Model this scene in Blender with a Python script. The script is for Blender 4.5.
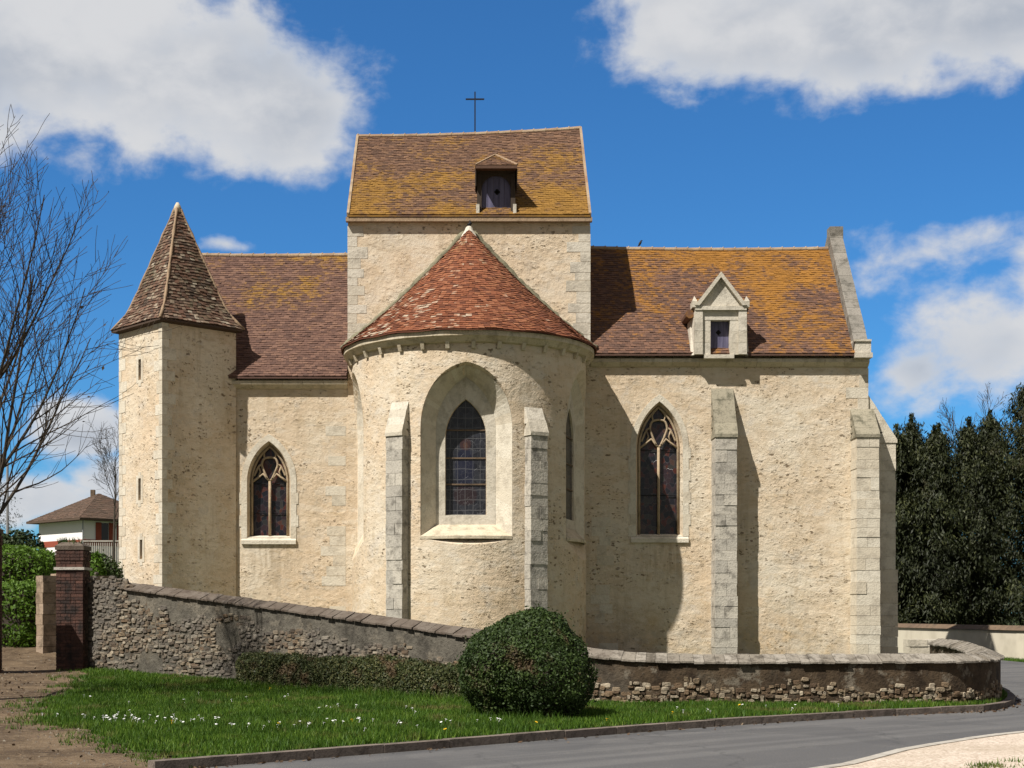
import bpy, bmesh, math, random
import numpy as np
from mathutils import Vector
from mathutils.geometry import delaunay_2d_cdt

scene = bpy.context.scene
for o in list(bpy.data.objects):
    bpy.data.objects.remove(o, do_unlink=True)
COL = scene.collection
rad = math.radians

# ------------------------------------------------------------------ camera
EYE = 1.65
cam_data = bpy.data.cameras.new("camera")
cam = bpy.data.objects.new("camera", cam_data)
COL.objects.link(cam)
cam.location = (0, 0, EYE)
cam.rotation_euler = (rad(90), 0, 0)
cam_data.sensor_width = 36
cam_data.lens = 1485 / 1024 * 36
cam_data.shift_x = 43 / 1024          # the lens is shifted up and right, verticals stay vertical
cam_data.shift_y = 228 / 1024
cam_data.clip_start = 0.1
cam_data.clip_end = 3000
scene.camera = cam

# ------------------------------------------------------------------ exposure
scene.view_settings.view_transform = 'Standard'
scene.view_settings.look = 'None'
scene.view_settings.gamma = 1
scene.view_settings.use_curve_mapping = False
scene.view_settings.exposure = 0.62
scene.render.engine = 'CYCLES'
scene.cycles.use_denoising = True
scene.cycles.max_bounces = 6
scene.cycles.transparent_max_bounces = 4

SUN_AZ, SUN_EL = rad(47), rad(52)     # sun stands behind the camera's left shoulder
SUN_STRENGTH = 4.6
SKY_STRENGTH = 0.085


# ------------------------------------------------------------------ node helper
class NT:
    def __init__(s, tree):
        s.t = tree
        s.L = tree.links

    def node(s, kind, **kw):
        n = s.t.nodes.new(kind)
        for k, v in kw.items():
            setattr(n, k, v)
        return n

    def put(s, sock, v):
        if v is None:
            return
        if hasattr(v, 'is_linked'):
            s.L.new(v, sock)
        elif isinstance(v, (tuple, list)):
            if len(v) == 3 and len(sock.default_value) == 4:
                v = tuple(v) + (1,)
            sock.default_value = v
        else:
            sock.default_value = v

    def math(s, op, a, b=None, c=None, clamp=False):
        n = s.node('ShaderNodeMath', operation=op, use_clamp=clamp)
        s.put(n.inputs[0], a)
        s.put(n.inputs[1], b)
        s.put(n.inputs[2], c)
        return n.outputs[0]

    def vmath(s, op, a, b=None):
        n = s.node('ShaderNodeVectorMath', operation=op)
        s.put(n.inputs[0], a)
        s.put(n.inputs[1], b)
        return n.outputs[0]

    def pos(s):
        return s.node('ShaderNodeNewGeometry').outputs['Position']

    def sep(s, v):
        n = s.node('ShaderNodeSeparateXYZ')
        s.put(n.inputs[0], v)
        return n.outputs

    def comb(s, x, y, z):
        n = s.node('ShaderNodeCombineXYZ')
        for i, v in enumerate((x, y, z)):
            s.put(n.inputs[i], v)
        return n.outputs[0]

    def noise(s, v, scale, detail=3, rough=.55, dist=0, col=False):
        n = s.node('ShaderNodeTexNoise')
        s.put(n.inputs['Vector'], v)
        s.put(n.inputs['Scale'], scale)
        s.put(n.inputs['Detail'], detail)
        s.put(n.inputs['Roughness'], rough)
        s.put(n.inputs['Distortion'], dist)
        return n.outputs[1 if col else 0]

    def voro(s, v, scale, feature='F1', out='Distance', rnd=1):
        n = s.node('ShaderNodeTexVoronoi', feature=feature)
        s.put(n.inputs['Vector'], v)
        s.put(n.inputs['Scale'], scale)
        s.put(n.inputs['Randomness'], rnd)
        return n.outputs[out]

    def step(s, v, lo, hi, a=0., b=1.):
        n = s.node('ShaderNodeMapRange', interpolation_type='SMOOTHSTEP')
        s.put(n.inputs[0], v)
        for i, x in enumerate((lo, hi, a, b)):
            s.put(n.inputs[i + 1], x)
        return n.outputs[0]

    def mix(s, f, a, b, mode='MIX'):
        n = s.node('ShaderNodeMix', data_type='RGBA', blend_type=mode)
        s.put(n.inputs[0], f)
        s.put(n.inputs[6], a)
        s.put(n.inputs[7], b)
        return n.outputs[2]

    def ramp(s, f, stops):
        n = s.node('ShaderNodeValToRGB')
        e = n.color_ramp.elements
        while len(e) < len(stops):
            e.new(.5)
        for x, (p, c) in zip(e, stops):
            x.position = p
            x.color = tuple(c) + (1,)
        s.put(n.inputs[0], f)
        return n.outputs[0]

    def tone(s, name='tone'):
        return s.node('ShaderNodeAttribute', attribute_name=name).outputs['Fac']

    def bump(s, h, dist=.02, strength=1., normal=None):
        n = s.node('ShaderNodeBump')
        s.put(n.inputs['Height'], h)
        n.inputs['Distance'].default_value = dist
        n.inputs['Strength'].default_value = strength
        s.put(n.inputs['Normal'], normal)
        return n.outputs[0]


MATS = {}


def material(name, fn):
    m = bpy.data.materials.new(name)
    m.use_nodes = True
    N = NT(m.node_tree)
    b = m.node_tree.nodes['Principled BSDF']
    b.inputs['Specular IOR Level'].default_value = .25
    r = fn(N)
    N.put(b.inputs['Base Color'], r['c'])
    N.put(b.inputs['Roughness'], r.get('r', .9))
    if 'n' in r:
        N.put(b.inputs['Normal'], r['n'])
    if 'm' in r:
        N.put(b.inputs['Metallic'], r['m'])
    if 's' in r:
        N.put(b.inputs['Specular IOR Level'], r['s'])
    if 't' in r:                                   # thin leaves let light through
        N.put(b.inputs['Subsurface Weight'], 0)
        tr = N.node('ShaderNodeBsdfTranslucent')
        N.put(tr.inputs[0], r['c'])
        mx = N.node('ShaderNodeMixShader')
        mx.inputs[0].default_value = r['t']
        out = m.node_tree.nodes['Material Output']
        N.L.new(b.outputs[0], mx.inputs[1])
        N.L.new(tr.outputs[0], mx.inputs[2])
        N.L.new(mx.outputs[0], out.inputs[0])
    MATS[name] = m
    return m


# ------------------------------------------------------------------ sky with clouds
world = bpy.data.worlds.new("World")
scene.world = world
world.use_nodes = True
W = NT(world.node_tree)
bg = world.node_tree.nodes['Background']
sky = W.node('ShaderNodeTexSky', sky_type='NISHITA')
sky.sun_disc = False
sky.sun_elevation = SUN_EL
sky.sun_rotation = rad(180) + SUN_AZ
sky.altitude = 100
sky.air_density = 1.0
sky.dust_density = 0.35
sky.ozone_density = 3.0
CLOUDS = [(-15.4, 19.88, 7.53, 2.47, 1), (-10.64, 19.23, 5.96, 2.87, 1), (-7.44, 18.36, 3.22, 2.34, 1),
          (-20.97, 19.14, 6.73, 3.54, 1), (11.09, 21.04, 5.57, 2.05, 1), (15.47, 20.86, 6.45, 2.44, 1),
          (20.02, 21.01, 5.11, 2.21, 1), (7.9, 21.88, 2.84, 1.81, 0.9), (19.7, 9.9, 2.91, 2.18, .62),
          (17.07, 8.9, 2.12, 1.44, 0.55), (22.2, 10.9, 2.98, 2.92, .75), (15.29, 12.1, 2.15, 0.99, 0.25),
          (17.95, 13.1, 3.49, 0.97, 0.24), (-14.86, 6.76, 1.8, 1.25, 1), (-16.82, 4.13, 3.54, 0.96, 0.8),
          (-13.59, 4.94, 1.82, 1.12, 0.7), (-9.22, 13.67, 0.8, 0.3, 0.3), (-19.0, 23.0, 8.0, 2.6, 1), (-13.5, 21.5, 4.5, 2.0, .9)]
d = W.node('ShaderNodeTexCoord').outputs['Generated']
dx, dy, dz = W.sep(d)
az = W.math('MULTIPLY', W.math('ARCTAN2', dx, dy), 57.2958)
el = W.math('MULTIPLY', W.math('ARCSINE', dz), 57.2958)
ae = W.comb(az, el, 0)
warp = W.noise(ae, .28, 4, .6, col=True)
warp = W.vmath('MULTIPLY', W.vmath('SUBTRACT', warp, (.5, .5, .5)), (2.0, 1.3, 0))
aw = W.sep(W.vmath('ADD', ae, warp))
cover = None
for (a, e, ra, re, w) in CLOUDS:
    u = W.math('MULTIPLY', W.math('SUBTRACT', aw[0], a), 1 / (ra * 1.2))
    v = W.math('MULTIPLY', W.math('SUBTRACT', aw[1], e), 1 / (re * 1.2))
    q = W.math('ADD', W.math('MULTIPLY', u, u), W.math('MULTIPLY', v, v))
    q = W.math('SUBTRACT', w, W.math('MULTIPLY', W.math('SQRT', q), w))
    cover = q if cover is None else W.math('SMOOTH_MAX', cover, q, .25)
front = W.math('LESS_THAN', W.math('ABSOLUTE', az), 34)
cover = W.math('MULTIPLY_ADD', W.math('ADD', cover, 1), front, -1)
# dense cloud out of view, added as neutral fill for the shaded walls
fill_cloud = W.noise(W.vmath('MULTIPLY', ae, (.035, .09, 1)), 1.0, 5, .6)
fill_cloud = W.math('MULTIPLY_ADD', fill_cloud, 2.0, -.55)
fill_cloud = W.math('MULTIPLY_ADD', W.math('ADD', fill_cloud, 1), W.math('SUBTRACT', 1, front), -1)
cover = W.math('MAXIMUM', cover, fill_cloud)
fluff = W.noise(W.vmath('MULTIPLY', ae, (.42, .6, 1)), 1.0, 10, .57, .15)
fluff2 = W.noise(W.vmath('ADD', W.vmath('MULTIPLY', ae, (.11, .2, 1)), (7, 3, 1)), 1.0, 4, .5)
dens = W.math('ADD', cover, W.math('MULTIPLY_ADD', fluff, 1.0, -.47))
alpha = W.step(dens, .02, .44)
thick = W.step(dens, .12, .85)
# sunlit crests against grey bellies
crest = W.math('ADD', W.math('MULTIPLY', fluff2, .9), W.math('MULTIPLY', fluff, .5))
crest = W.step(crest, .50, .90)
belly = W.mix(thick, (.86, .91, .99), (.54, .60, .70))
ccol = W.mix(crest, belly, (.96, .965, .98))
CLOUD_GAIN = 5.6
# that unseen cloud is dimmed and warmed to set the tone of wall shade
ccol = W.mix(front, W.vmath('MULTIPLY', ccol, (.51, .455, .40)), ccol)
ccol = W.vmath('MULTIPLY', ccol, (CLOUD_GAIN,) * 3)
skyc = W.vmath('MULTIPLY', sky.outputs[0], (.255, .615, .93))
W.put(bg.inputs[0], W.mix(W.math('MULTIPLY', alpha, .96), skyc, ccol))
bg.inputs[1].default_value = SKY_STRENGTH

# ------------------------------------------------------------------ sun
sun_data = bpy.data.lights.new("sun", 'SUN')
sun_data.energy = SUN_STRENGTH
sun_data.angle = rad(.5)
sun_data.color = (1, .953, .88)
sun = bpy.data.objects.new("sun", sun_data)
COL.objects.link(sun)
ce = math.cos(SUN_EL)
ldir = Vector((math.sin(SUN_AZ) * ce, math.cos(SUN_AZ) * ce, -math.sin(SUN_EL)))
sun.rotation_euler = ldir.to_track_quat('-Z', 'Y').to_euler()
sun.location = (-30, -20, 50)


# ------------------------------------------------------------------ mesh helpers
def V3(*a):
    return Vector(a)


class MB:
    """faces of one mesh, each with a tone of its own"""

    def __init__(s):
        s.v, s.f, s.t = [], [], []

    def face(s, pts, tone=.5):
        i = len(s.v)
        s.v.extend(tuple(p) for p in pts)
        s.f.append(tuple(range(i, i + len(pts))))
        s.t.append(tone)

    def hexa(s, p, tone=.5):
        """p: four bottom points, four top points, same turn"""
        for q in ((3, 2, 1, 0), (4, 5, 6, 7), (0, 1, 5, 4), (1, 2, 6, 5), (2, 3, 7, 6), (3, 0, 4, 7)):
            s.face([p[k] for k in q], tone)

    def box(s, x0, x1, y0, y1, z0, z1, tone=.5):
        s.hexa([(x0, y0, z0), (x1, y0, z0), (x1, y1, z0), (x0, y1, z0),
                (x0, y0, z1), (x1, y0, z1), (x1, y1, z1), (x0, y1, z1)], tone)

    def prism(s, poly, vec, tone=.5):
        a = [Vector(p) for p in poly]
        v = Vector(vec)
        b = [p + v for p in a]
        n = len(a)
        s.face(a[::-1], tone)
        s.face(b, tone)
        for i in range(n):
            j = (i + 1) % n
            s.face([a[i], a[j], b[j], b[i]], tone)

    def loft(s, A, B, tone=.5, caps=True):
        n = len(A)
        if caps:
            s.face(A[::-1], tone)
            s.face(B, tone)
        for i in range(n):
            j = (i + 1) % n
            s.face([A[i], A[j], B[j], B[i]], tone)

    def tube(s, pts, r, n=6, tone=.5, caps=True):
        pts = [Vector(p) for p in pts]
        if not hasattr(r, '__len__'):
            r = [r] * len(pts)
        rings = []
        ref = None
        for i, p in enumerate(pts):
            t = (pts[min(i + 1, len(pts) - 1)] - pts[max(i - 1, 0)])
            t = t.normalized() if t.length > 1e-9 else Vector((0, 0, 1))
            if ref is None:
                ref = Vector((0, 0, 1)) if abs(t.z) < .9 else Vector((1, 0, 0))
            a = (ref - t * ref.dot(t)).normalized()
            ref = a
            b = t.cross(a)
            rings.append([p + (a * math.cos(2 * math.pi * k / n) + b * math.sin(2 * math.pi * k / n)) * r[i] for k in range(n)])
        for i in range(len(rings) - 1):
            for k in range(n):
                j = (k + 1) % n
                s.face([rings[i][k], rings[i][j], rings[i + 1][j], rings[i + 1][k]], tone)
        if caps:
            s.face(rings[0][::-1], tone)
            s.face(rings[-1], tone)

    def build(s, name, mat, parent=None, smooth=False, weld=False):
        me = bpy.data.meshes.new(name)
        off = Vector((0, 0, 0))
        q = parent
        while q is not None:
            off += q.location
            q = q.parent
        me.from_pydata([(x - off.x, y - off.y, z - off.z) for x, y, z in s.v], [], s.f)
        at = me.attributes.new('tone', 'FLOAT', 'FACE')
        at.data.foreach_set('value', s.t)
        if weld or smooth:
            bm = bmesh.new()
            bm.from_mesh(me)
            bmesh.ops.remove_doubles(bm, verts=bm.verts, dist=1e-4)
            bmesh.ops.recalc_face_normals(bm, faces=bm.faces)
            bm.to_mesh(me)
            bm.free()
        if smooth:
            me.polygons.foreach_set('use_smooth', [True] * len(me.polygons))
        return link(name, me, mat, parent)


def link(name, me, mat, parent=None):
    o = bpy.data.objects.new(name, me)
    COL.objects.link(o)
    if parent is not None:
        o.parent = parent
    if mat:
        me.materials.append(MATS[mat])
    return o


def tag(o, label=None, cat=None, group=None, kind=None):
    for k, v in (('label', label), ('category', cat), ('group', group), ('kind', kind)):
        if v:
            o[k] = v
    return o


def empty(name, loc, label, cat, group=None):
    o = bpy.data.objects.new(name, None)
    COL.objects.link(o)
    o.location = loc
    o.empty_display_size = .3
    return tag(o, label, cat, group)


def np_mesh(name, V, k, mat, parent=None, tone=None, loc=None):
    """V: (n*k, 3) points, every k in a row make one face"""
    V = np.asarray(V, dtype=np.float32).reshape(-1, 3)
    if parent is not None:
        off = Vector((0, 0, 0))
        q = parent
        while q is not None:
            off += q.location
            q = q.parent
        V = V - np.array(off, dtype=np.float32)
    n = len(V) // k
    me = bpy.data.meshes.new(name)
    me.vertices.add(n * k)
    me.vertices.foreach_set('co', V.ravel())
    me.loops.add(n * k)
    me.loops.foreach_set('vertex_index', np.arange(n * k, dtype=np.int32))
    me.polygons.add(n)
    me.polygons.foreach_set('loop_start', np.arange(0, n * k, k, dtype=np.int32))
    me.update(calc_edges=True)
    at = me.attributes.new('tone', 'FLOAT', 'FACE')
    at.data.foreach_set('value', (np.random.rand(n) if tone is None else tone).astype(np.float32))
    return link(name, me, mat, parent)


def sst(a, b, x):
    t = min(1., max(0., (x - a) / (b - a)))
    return t * t * (3 - 2 * t)


def height(x, y):
    """the lie of the land"""
    d = (x + 2.84) * -.633 + (y - 15.7) * .774
    q = (d - 5.5) / 1.5
    a = .032 * 1.5 * (math.log1p(math.exp(q)) if q < 20 else q)
    a *= 1 - sst(9, 16, x)
    a += .5 * sst(33.4, 40, y) * sst(-8.6, -10, x) * sst(-40, -20, x)
    a += sst(-12, -20, x) * max(0., y - 55) * .03 * (1 - sst(150, 260, y))
    return min(a, 6.5)


def resample(P, n):
    P = [Vector((p[0], p[1], p[2] if len(p) > 2 else 0)) for p in P]
    L = [0]
    for a, b in zip(P, P[1:]):
        L.append(L[-1] + (b - a).length)
    out = []
    for i in range(n):
        s = L[-1] * i / (n - 1)
        k = 0
        while k < len(P) - 2 and L[k + 1] < s:
            k += 1
        t = (s - L[k]) / max(1e-9, L[k + 1] - L[k])
        out.append(P[k].lerp(P[k + 1], t))
    return out


def spline(P, per=8):
    """smooth curve through the points"""
    P = [Vector((p[0], p[1], p[2] if len(p) > 2 else 0)) for p in P]
    out = []
    for i in range(len(P) - 1):
        p0, p1, p2, p3 = P[max(i - 1, 0)], P[i], P[i + 1], P[min(i + 2, len(P) - 1)]
        for k in range(per):
            t = k / per
            m1, m2 = (p2 - p0) * .5, (p3 - p1) * .5
            out.append(p1 * (2 * t ** 3 - 3 * t ** 2 + 1) + m1 * (t ** 3 - 2 * t ** 2 + t) + p2 * (-2 * t ** 3 + 3 * t ** 2) + m2 * (t ** 3 - t ** 2))
    out.append(P[-1])
    return out


def side_normals(P):
    """for each point of a plan curve, the unit vector to its right"""
    out = []
    for i in range(len(P)):
        t = P[min(i + 1, len(P) - 1)] - P[max(i - 1, 0)]
        out.append(Vector((t.y, -t.x, 0)).normalized())
    return out


# ------------------------------------------------------------------ materials
def m_plaster(N):
    p = N.pos()
    x, y, z = N.sep(p)
    big = N.noise(p, .45, 4, .6)
    mid = N.noise(p, 2.2, 4, .6)
    fine = N.noise(p, 30, 3, .65)
    wob = N.vmath('MULTIPLY', N.vmath('SUBTRACT', N.noise(p, 7, 3, .6, col=True), (.5, .5, .5)), (.22, .22, .13))
    q = N.vmath('ADD', p, wob)

    def holes(scale, squash, rmax, gate):
        v = N.vmath('MULTIPLY', q, (1, 1, squash))
        dd = N.voro(v, scale)
        k = N.sep(N.voro(v, scale, out='Color'))
        r = N.math('MULTIPLY', N.step(k[0], gate, 1.0), rmax)
        return N.math('MULTIPLY', N.step(N.math('SUBTRACT', r, dd), -.03, .07), N.step(k[0], gate - .02, gate + .02))
    zone = N.step(N.noise(p, .75, 4, .6), .40, .60)
    pit = holes(6.5, 1.9, .44, .70)
    pit2 = N.math('MULTIPLY', holes(13.5, 1.5, .46, .55), N.step(mid, .40, .58))
    grit = N.step(N.noise(p, 17, 3, .6), .36, .52)
    pit = N.math('MULTIPLY', pit, grit)
    pits = N.math('MULTIPLY', N.math('MAXIMUM', pit, N.math('MULTIPLY', pit2, .9)), N.math('MULTIPLY_ADD', zone, .8, .22))
    c = N.mix(N.step(big, .35, .68), (.61, .485, .345), (.66, .585, .465))
    c = N.mix(N.math('MULTIPLY', N.step(mid, .5, .75), .45), c, (.50, .37, .215))
    c = N.mix(N.math('MULTIPLY', N.step(N.noise(p, 1.3, 5, .7), .54, .68), .6), c, (.50, .46, .40))
    low = N.math('MULTIPLY', N.step(z, 2.6, .8), N.step(N.noise(p, 1.1, 4, .6), .38, .6))
    c = N.mix(N.math('MULTIPLY', low, .5), c, (.47, .33, .175))
    # rain marks below the two nave sills, grey damp along the foot of the walls
    for wx, zt_, hw in ((5.9, 3.85, .95), (-6.2, 3.8, .9)):
        mx_ = N.step(N.math('ABSOLUTE', N.math('SUBTRACT', x, wx)), hw, hw * .5)
        mz_ = N.math('MULTIPLY', N.step(z, zt_ + .1, zt_ - .05), N.step(z, zt_ - 2.0, zt_ - .3))
        run = N.step(N.noise(N.vmath('MULTIPLY', p, (5, 5, .5)), 1.2, 4, .6), .44, .62)
        c = N.mix(N.math('MULTIPLY', N.math('MULTIPLY', mx_, mz_), N.math('MULTIPLY', run, .55)), c, (.30, .235, .16))
    damp = N.math('MULTIPLY', N.step(N.math('ADD', z, N.math('MULTIPLY', N.noise(p, .8, 4, .65), -2.4)), .7, -.3), N.step(N.noise(p, 3.5, 4, .65), .40, .60))
    c = N.mix(N.math('MULTIPLY', damp, .5), c, (.36, .325, .27))
    streak = N.noise(N.vmath('MULTIPLY', p, (2.2, 2.2, .22)), 1.5, 4, .65)
    c = N.mix(N.math('MULTIPLY', N.step(streak, .54, .70), .40), c, (.37, .30, .21))
    course = N.noise(N.vmath('MULTIPLY', p, (1.3, 1.3, 3.6)), 1.1, 3, .5)
    c = N.mix(N.math('MULTIPLY', N.step(course, .56, .62), .35), c, (.66, .60, .50))
    c = N.mix(N.math('MULTIPLY', N.step(course, .43, .38), .30), c, (.45, .36, .25))
    c = N.mix(N.math('MULTIPLY', N.step(N.noise(N.vmath('MULTIPLY', p, (1, 1, 2.2)), 3.3, 5, .7), .50, .66), .38), c, (.40, .30, .18))
    c = N.mix(N.math('MULTIPLY', N.step(N.noise(p, 6, 5, .7), .53, .68), .4), c, (.68, .61, .47))
    c = N.mix(N.math('MULTIPLY', fine, .25), c, (.38, .29, .18))
    c = N.mix(N.math('MULTIPLY', pits, .85), c, (.17, .12, .07))
    h = N.math('ADD', N.math('MULTIPLY', mid, .6), N.math('MULTIPLY', fine, .3))
    rough = N.math('MULTIPLY', N.noise(N.vmath('MULTIPLY', p, (1, 1, 1.6)), 5.5, 4, .7), N.math('MULTIPLY', zone, .9))
    h = N.math('ADD', h, rough)
    h = N.math('ADD', h, N.math('MULTIPLY', N.noise(p, 8, 4, .65), .55))
    h = N.math('SUBTRACT', h, N.math('MULTIPLY', pits, .75))
    return dict(c=c, r=.95, n=N.bump(h, .04, .9))


def m_plaster_smooth(N):
    p = N.pos()
    mid = N.noise(p, 1.6, 4, .6)
    fine = N.noise(p, 22, 3, .6)
    stain = N.step(N.noise(N.vmath('MULTIPLY', p, (2, 2, .6)), 1.4, 4, .6), .5, .72)
    c = N.mix(N.step(mid, .35, .65), (.56, .45, .29), (.62, .52, .37))
    c = N.mix(N.math('MULTIPLY', stain, .45), c, (.42, .36, .26))
    c = N.mix(N.math('MULTIPLY', N.step(fine, .55, .75), .35), c, (.36, .28, .17))
    h = N.math('ADD', mid, N.math('MULTIPLY', fine, .3))
    return dict(c=c, r=.95, n=N.bump(h, .03, .7))


def stone(ca, cb, cd, dirt=.5, scale=1.):
    def f(N):
        p = N.pos()
        t = N.tone()
        c = N.mix(t, ca, cb)
        n1 = N.noise(p, 3.1 * scale, 5, .65)
        n2 = N.noise(p, 19 * scale, 4, .65)
        c = N.mix(N.math('MULTIPLY', N.step(n1, .46, .68), dirt), c, cd)
        c = N.mix(N.math('MULTIPLY', N.step(n2, .5, .72), dirt * .8), c, cd)
        h = N.math('ADD', n1, N.math('MULTIPLY', n2, .7))
        return dict(c=c, r=.92, n=N.bump(h, .025, .8))
    return f


def tile(a, b, c3, lich=(.36, .2, .03), amount=.5, bias=None, pale=None, palecol=(.5, .46, .36)):
    def f(N):
        p = N.pos()
        t = N.tone()
        c = N.ramp(t, [(0, a), (.5, b), (1, c3)])
        c = N.mix(N.math('MULTIPLY', N.noise(p, 14, 3), .5), c, (.05, .035, .025))
        m = N.noise(p, .55, 5, .62)
        if bias:
            x, y, z = N.sep(p)
            m = N.math('ADD', m, bias(N, x, y, z))
        f1 = N.noise(N.vmath('MULTIPLY', p, (1, 1, 2.2)), 5.5, 4, .7)
        f1 = N.math('ADD', f1, N.math('MULTIPLY', N.math('SUBTRACT', t, .5), .22))
        k = N.step(N.math('ADD', N.math('MULTIPLY', m, 1.5), N.math('MULTIPLY', f1, .9)), 1.42 - amount * .6, 1.78 - amount * .6)
        k = N.math('MULTIPLY', k, .88)
        l2 = N.mix(N.noise(p, 3, 3), tuple(v * .62 for v in lich), tuple(min(1, v * 1.25) for v in lich))
        c = N.mix(k, c, l2)
        if pale:
            x, y, z = N.sep(p)
            w = N.math('ADD', N.noise(p, 1.3, 4, .65), pale(N, x, y, z))
            w = N.math('ADD', w, N.math('MULTIPLY', N.math('SUBTRACT', t, .5), .35))
            c = N.mix(N.math('MULTIPLY', N.step(w, .58, .74), .8), c, palecol)
        h = N.noise(p, 18, 4, .65)
        return dict(c=c, r=.88, n=N.bump(h, .012, .8))
    return f


material('plaster', m_plaster)
material('plaster_smooth', m_plaster_smooth)
material('ashlar', stone((.62, .57, .47), (.53, .465, .36), (.33, .285, .22), .55))
material('ridge_clay', stone((.36, .28, .19), (.26, .155, .09), (.15, .11, .07), .5))
material('grey_stone', stone((.49, .45, .38), (.36, .335, .29), (.13, .118, .10), .75))
material('tracery_stone', stone((.40, .31, .205), (.34, .26, .17), (.16, .12, .08), .6))
material('parapet_stone', stone((.24, .22, .19), (.19, .175, .15), (.075, .07, .058), .8))
material('mossy_stone', stone((.30, .27, .20), (.24, .215, .16), (.07, .068, .045), .8))
material('pale_stone', stone((.58, .535, .45), (.50, .45, .36), (.28, .25, .20), .6))
material('mortar', stone((.56, .49, .37), (.48, .40, .28), (.22, .19, .13), .6))
material('moss_fillet', stone((.16, .15, .09), (.22, .2, .14), (.05, .05, .03), .7))
material('brown_eave', stone((.16, .11, .07), (.13, .09, .06), (.05, .04, .03), .6))
OCHRE = (.30, .165, .022)
material('tile_right', tile((.10, .056, .042), (.145, .076, .052), (.20, .105, .068), (.285, .13, .02), .50,
         lambda N, x, y, z: N.math('ADD', N.math('MULTIPLY_ADD', x, .012, -.085), N.math('MULTIPLY_ADD', z, .045, -.52))))
material('tile_left', tile((.098, .053, .042), (.145, .077, .057), (.195, .108, .076), (.25, .135, .02), .32,
         lambda N, x, y, z: N.math('ADD', N.math('MULTIPLY', N.math('ABSOLUTE', N.math('ADD', x, 5.9)), -.04), N.math('MULTIPLY_ADD', z, .06, -.70))))
material('tile_belfry', tile((.105, .058, .038), (.16, .085, .052), (.215, .12, .07), (.255, .135, .024), .54,
         lambda N, x, y, z: N.math('ADD', N.math('MULTIPLY', N.math('ABSOLUTE', x), .018), N.math('MULTIPLY_ADD', z, -.055, .83))))
material('tile_apse', tile((.13, .042, .022), (.255, .082, .036), (.33, .13, .062), (.12, .09, .035), .1, None,
         lambda N, x, y, z: N.math('ADD', N.math('MULTIPLY_ADD', x, -.05, -.09), N.math('MULTIPLY_ADD', z, -.03, .33)), (.42, .36, .27)))
material('tile_turret', tile((.060, .045, .034), (.15, .075, .048), (.27, .21, .15), (.075, .07, .04), .3, None,
         lambda N, x, y, z: N.math('MULTIPLY_ADD', x, 0, -.04), (.33, .29, .22)))
material('tile_house', tile((.10, .07, .05), (.13, .085, .06), (.16, .1, .07), (.12, .09, .05), .1))
material('iron', lambda N: dict(c=(.02, .02, .022), r=.6, m=.5))


def m_lilac(N):
    p = N.pos()
    x, y, z = N.sep(p)
    w = N.noise(N.vmath('MULTIPLY', p, (14, 14, 1.2)), 1, 3)
    c = N.mix(N.step(w, .35, .7), (.085, .08, .135), (.13, .122, .19))
    return dict(c=c, r=.6)


material('lilac_paint', m_lilac)


def m_wood(N):
    p = N.pos()
    w = N.noise(N.vmath('MULTIPLY', p, (9, 9, 1.5)), 2, 4)
    return dict(c=N.mix(w, (.028, .020, .015), (.075, .055, .04)), r=.85, n=N.bump(w, .01))


material('weathered_wood', m_wood)
material('dark_hollow', lambda N: dict(c=(.012, .011, .011), r=.9))


def glass(blue, red, amount):
    def f(N):
        p = N.pos()
        q = N.vmath('MULTIPLY', p, (1, 1, .8))
        cell = N.voro(q, 7.5, out='Color')
        edge = N.voro(q, 7.5, 'DISTANCE_TO_EDGE')
        k = N.sep(cell)
        c = N.mix(N.step(k[0], .35, .8), (.012, .013, .017), blue)
        c = N.mix(N.math('MULTIPLY', N.step(k[1], .72, .8), .8), c, red)
        c = N.mix(N.math('MULTIPLY', N.step(k[2], .7, .95), .5), c, (.06, .055, .045))
        lead = N.step(edge, .03, .012)
        c = N.mix(N.math('MULTIPLY', lead, amount), c, (.16, .16, .17))
        h = N.math('ADD', N.math('MULTIPLY', k[0], .4), N.noise(p, 3, 2))
        return dict(c=c, r=.24, n=N.bump(h, .012, .6), s=.4)
    return f


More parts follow.
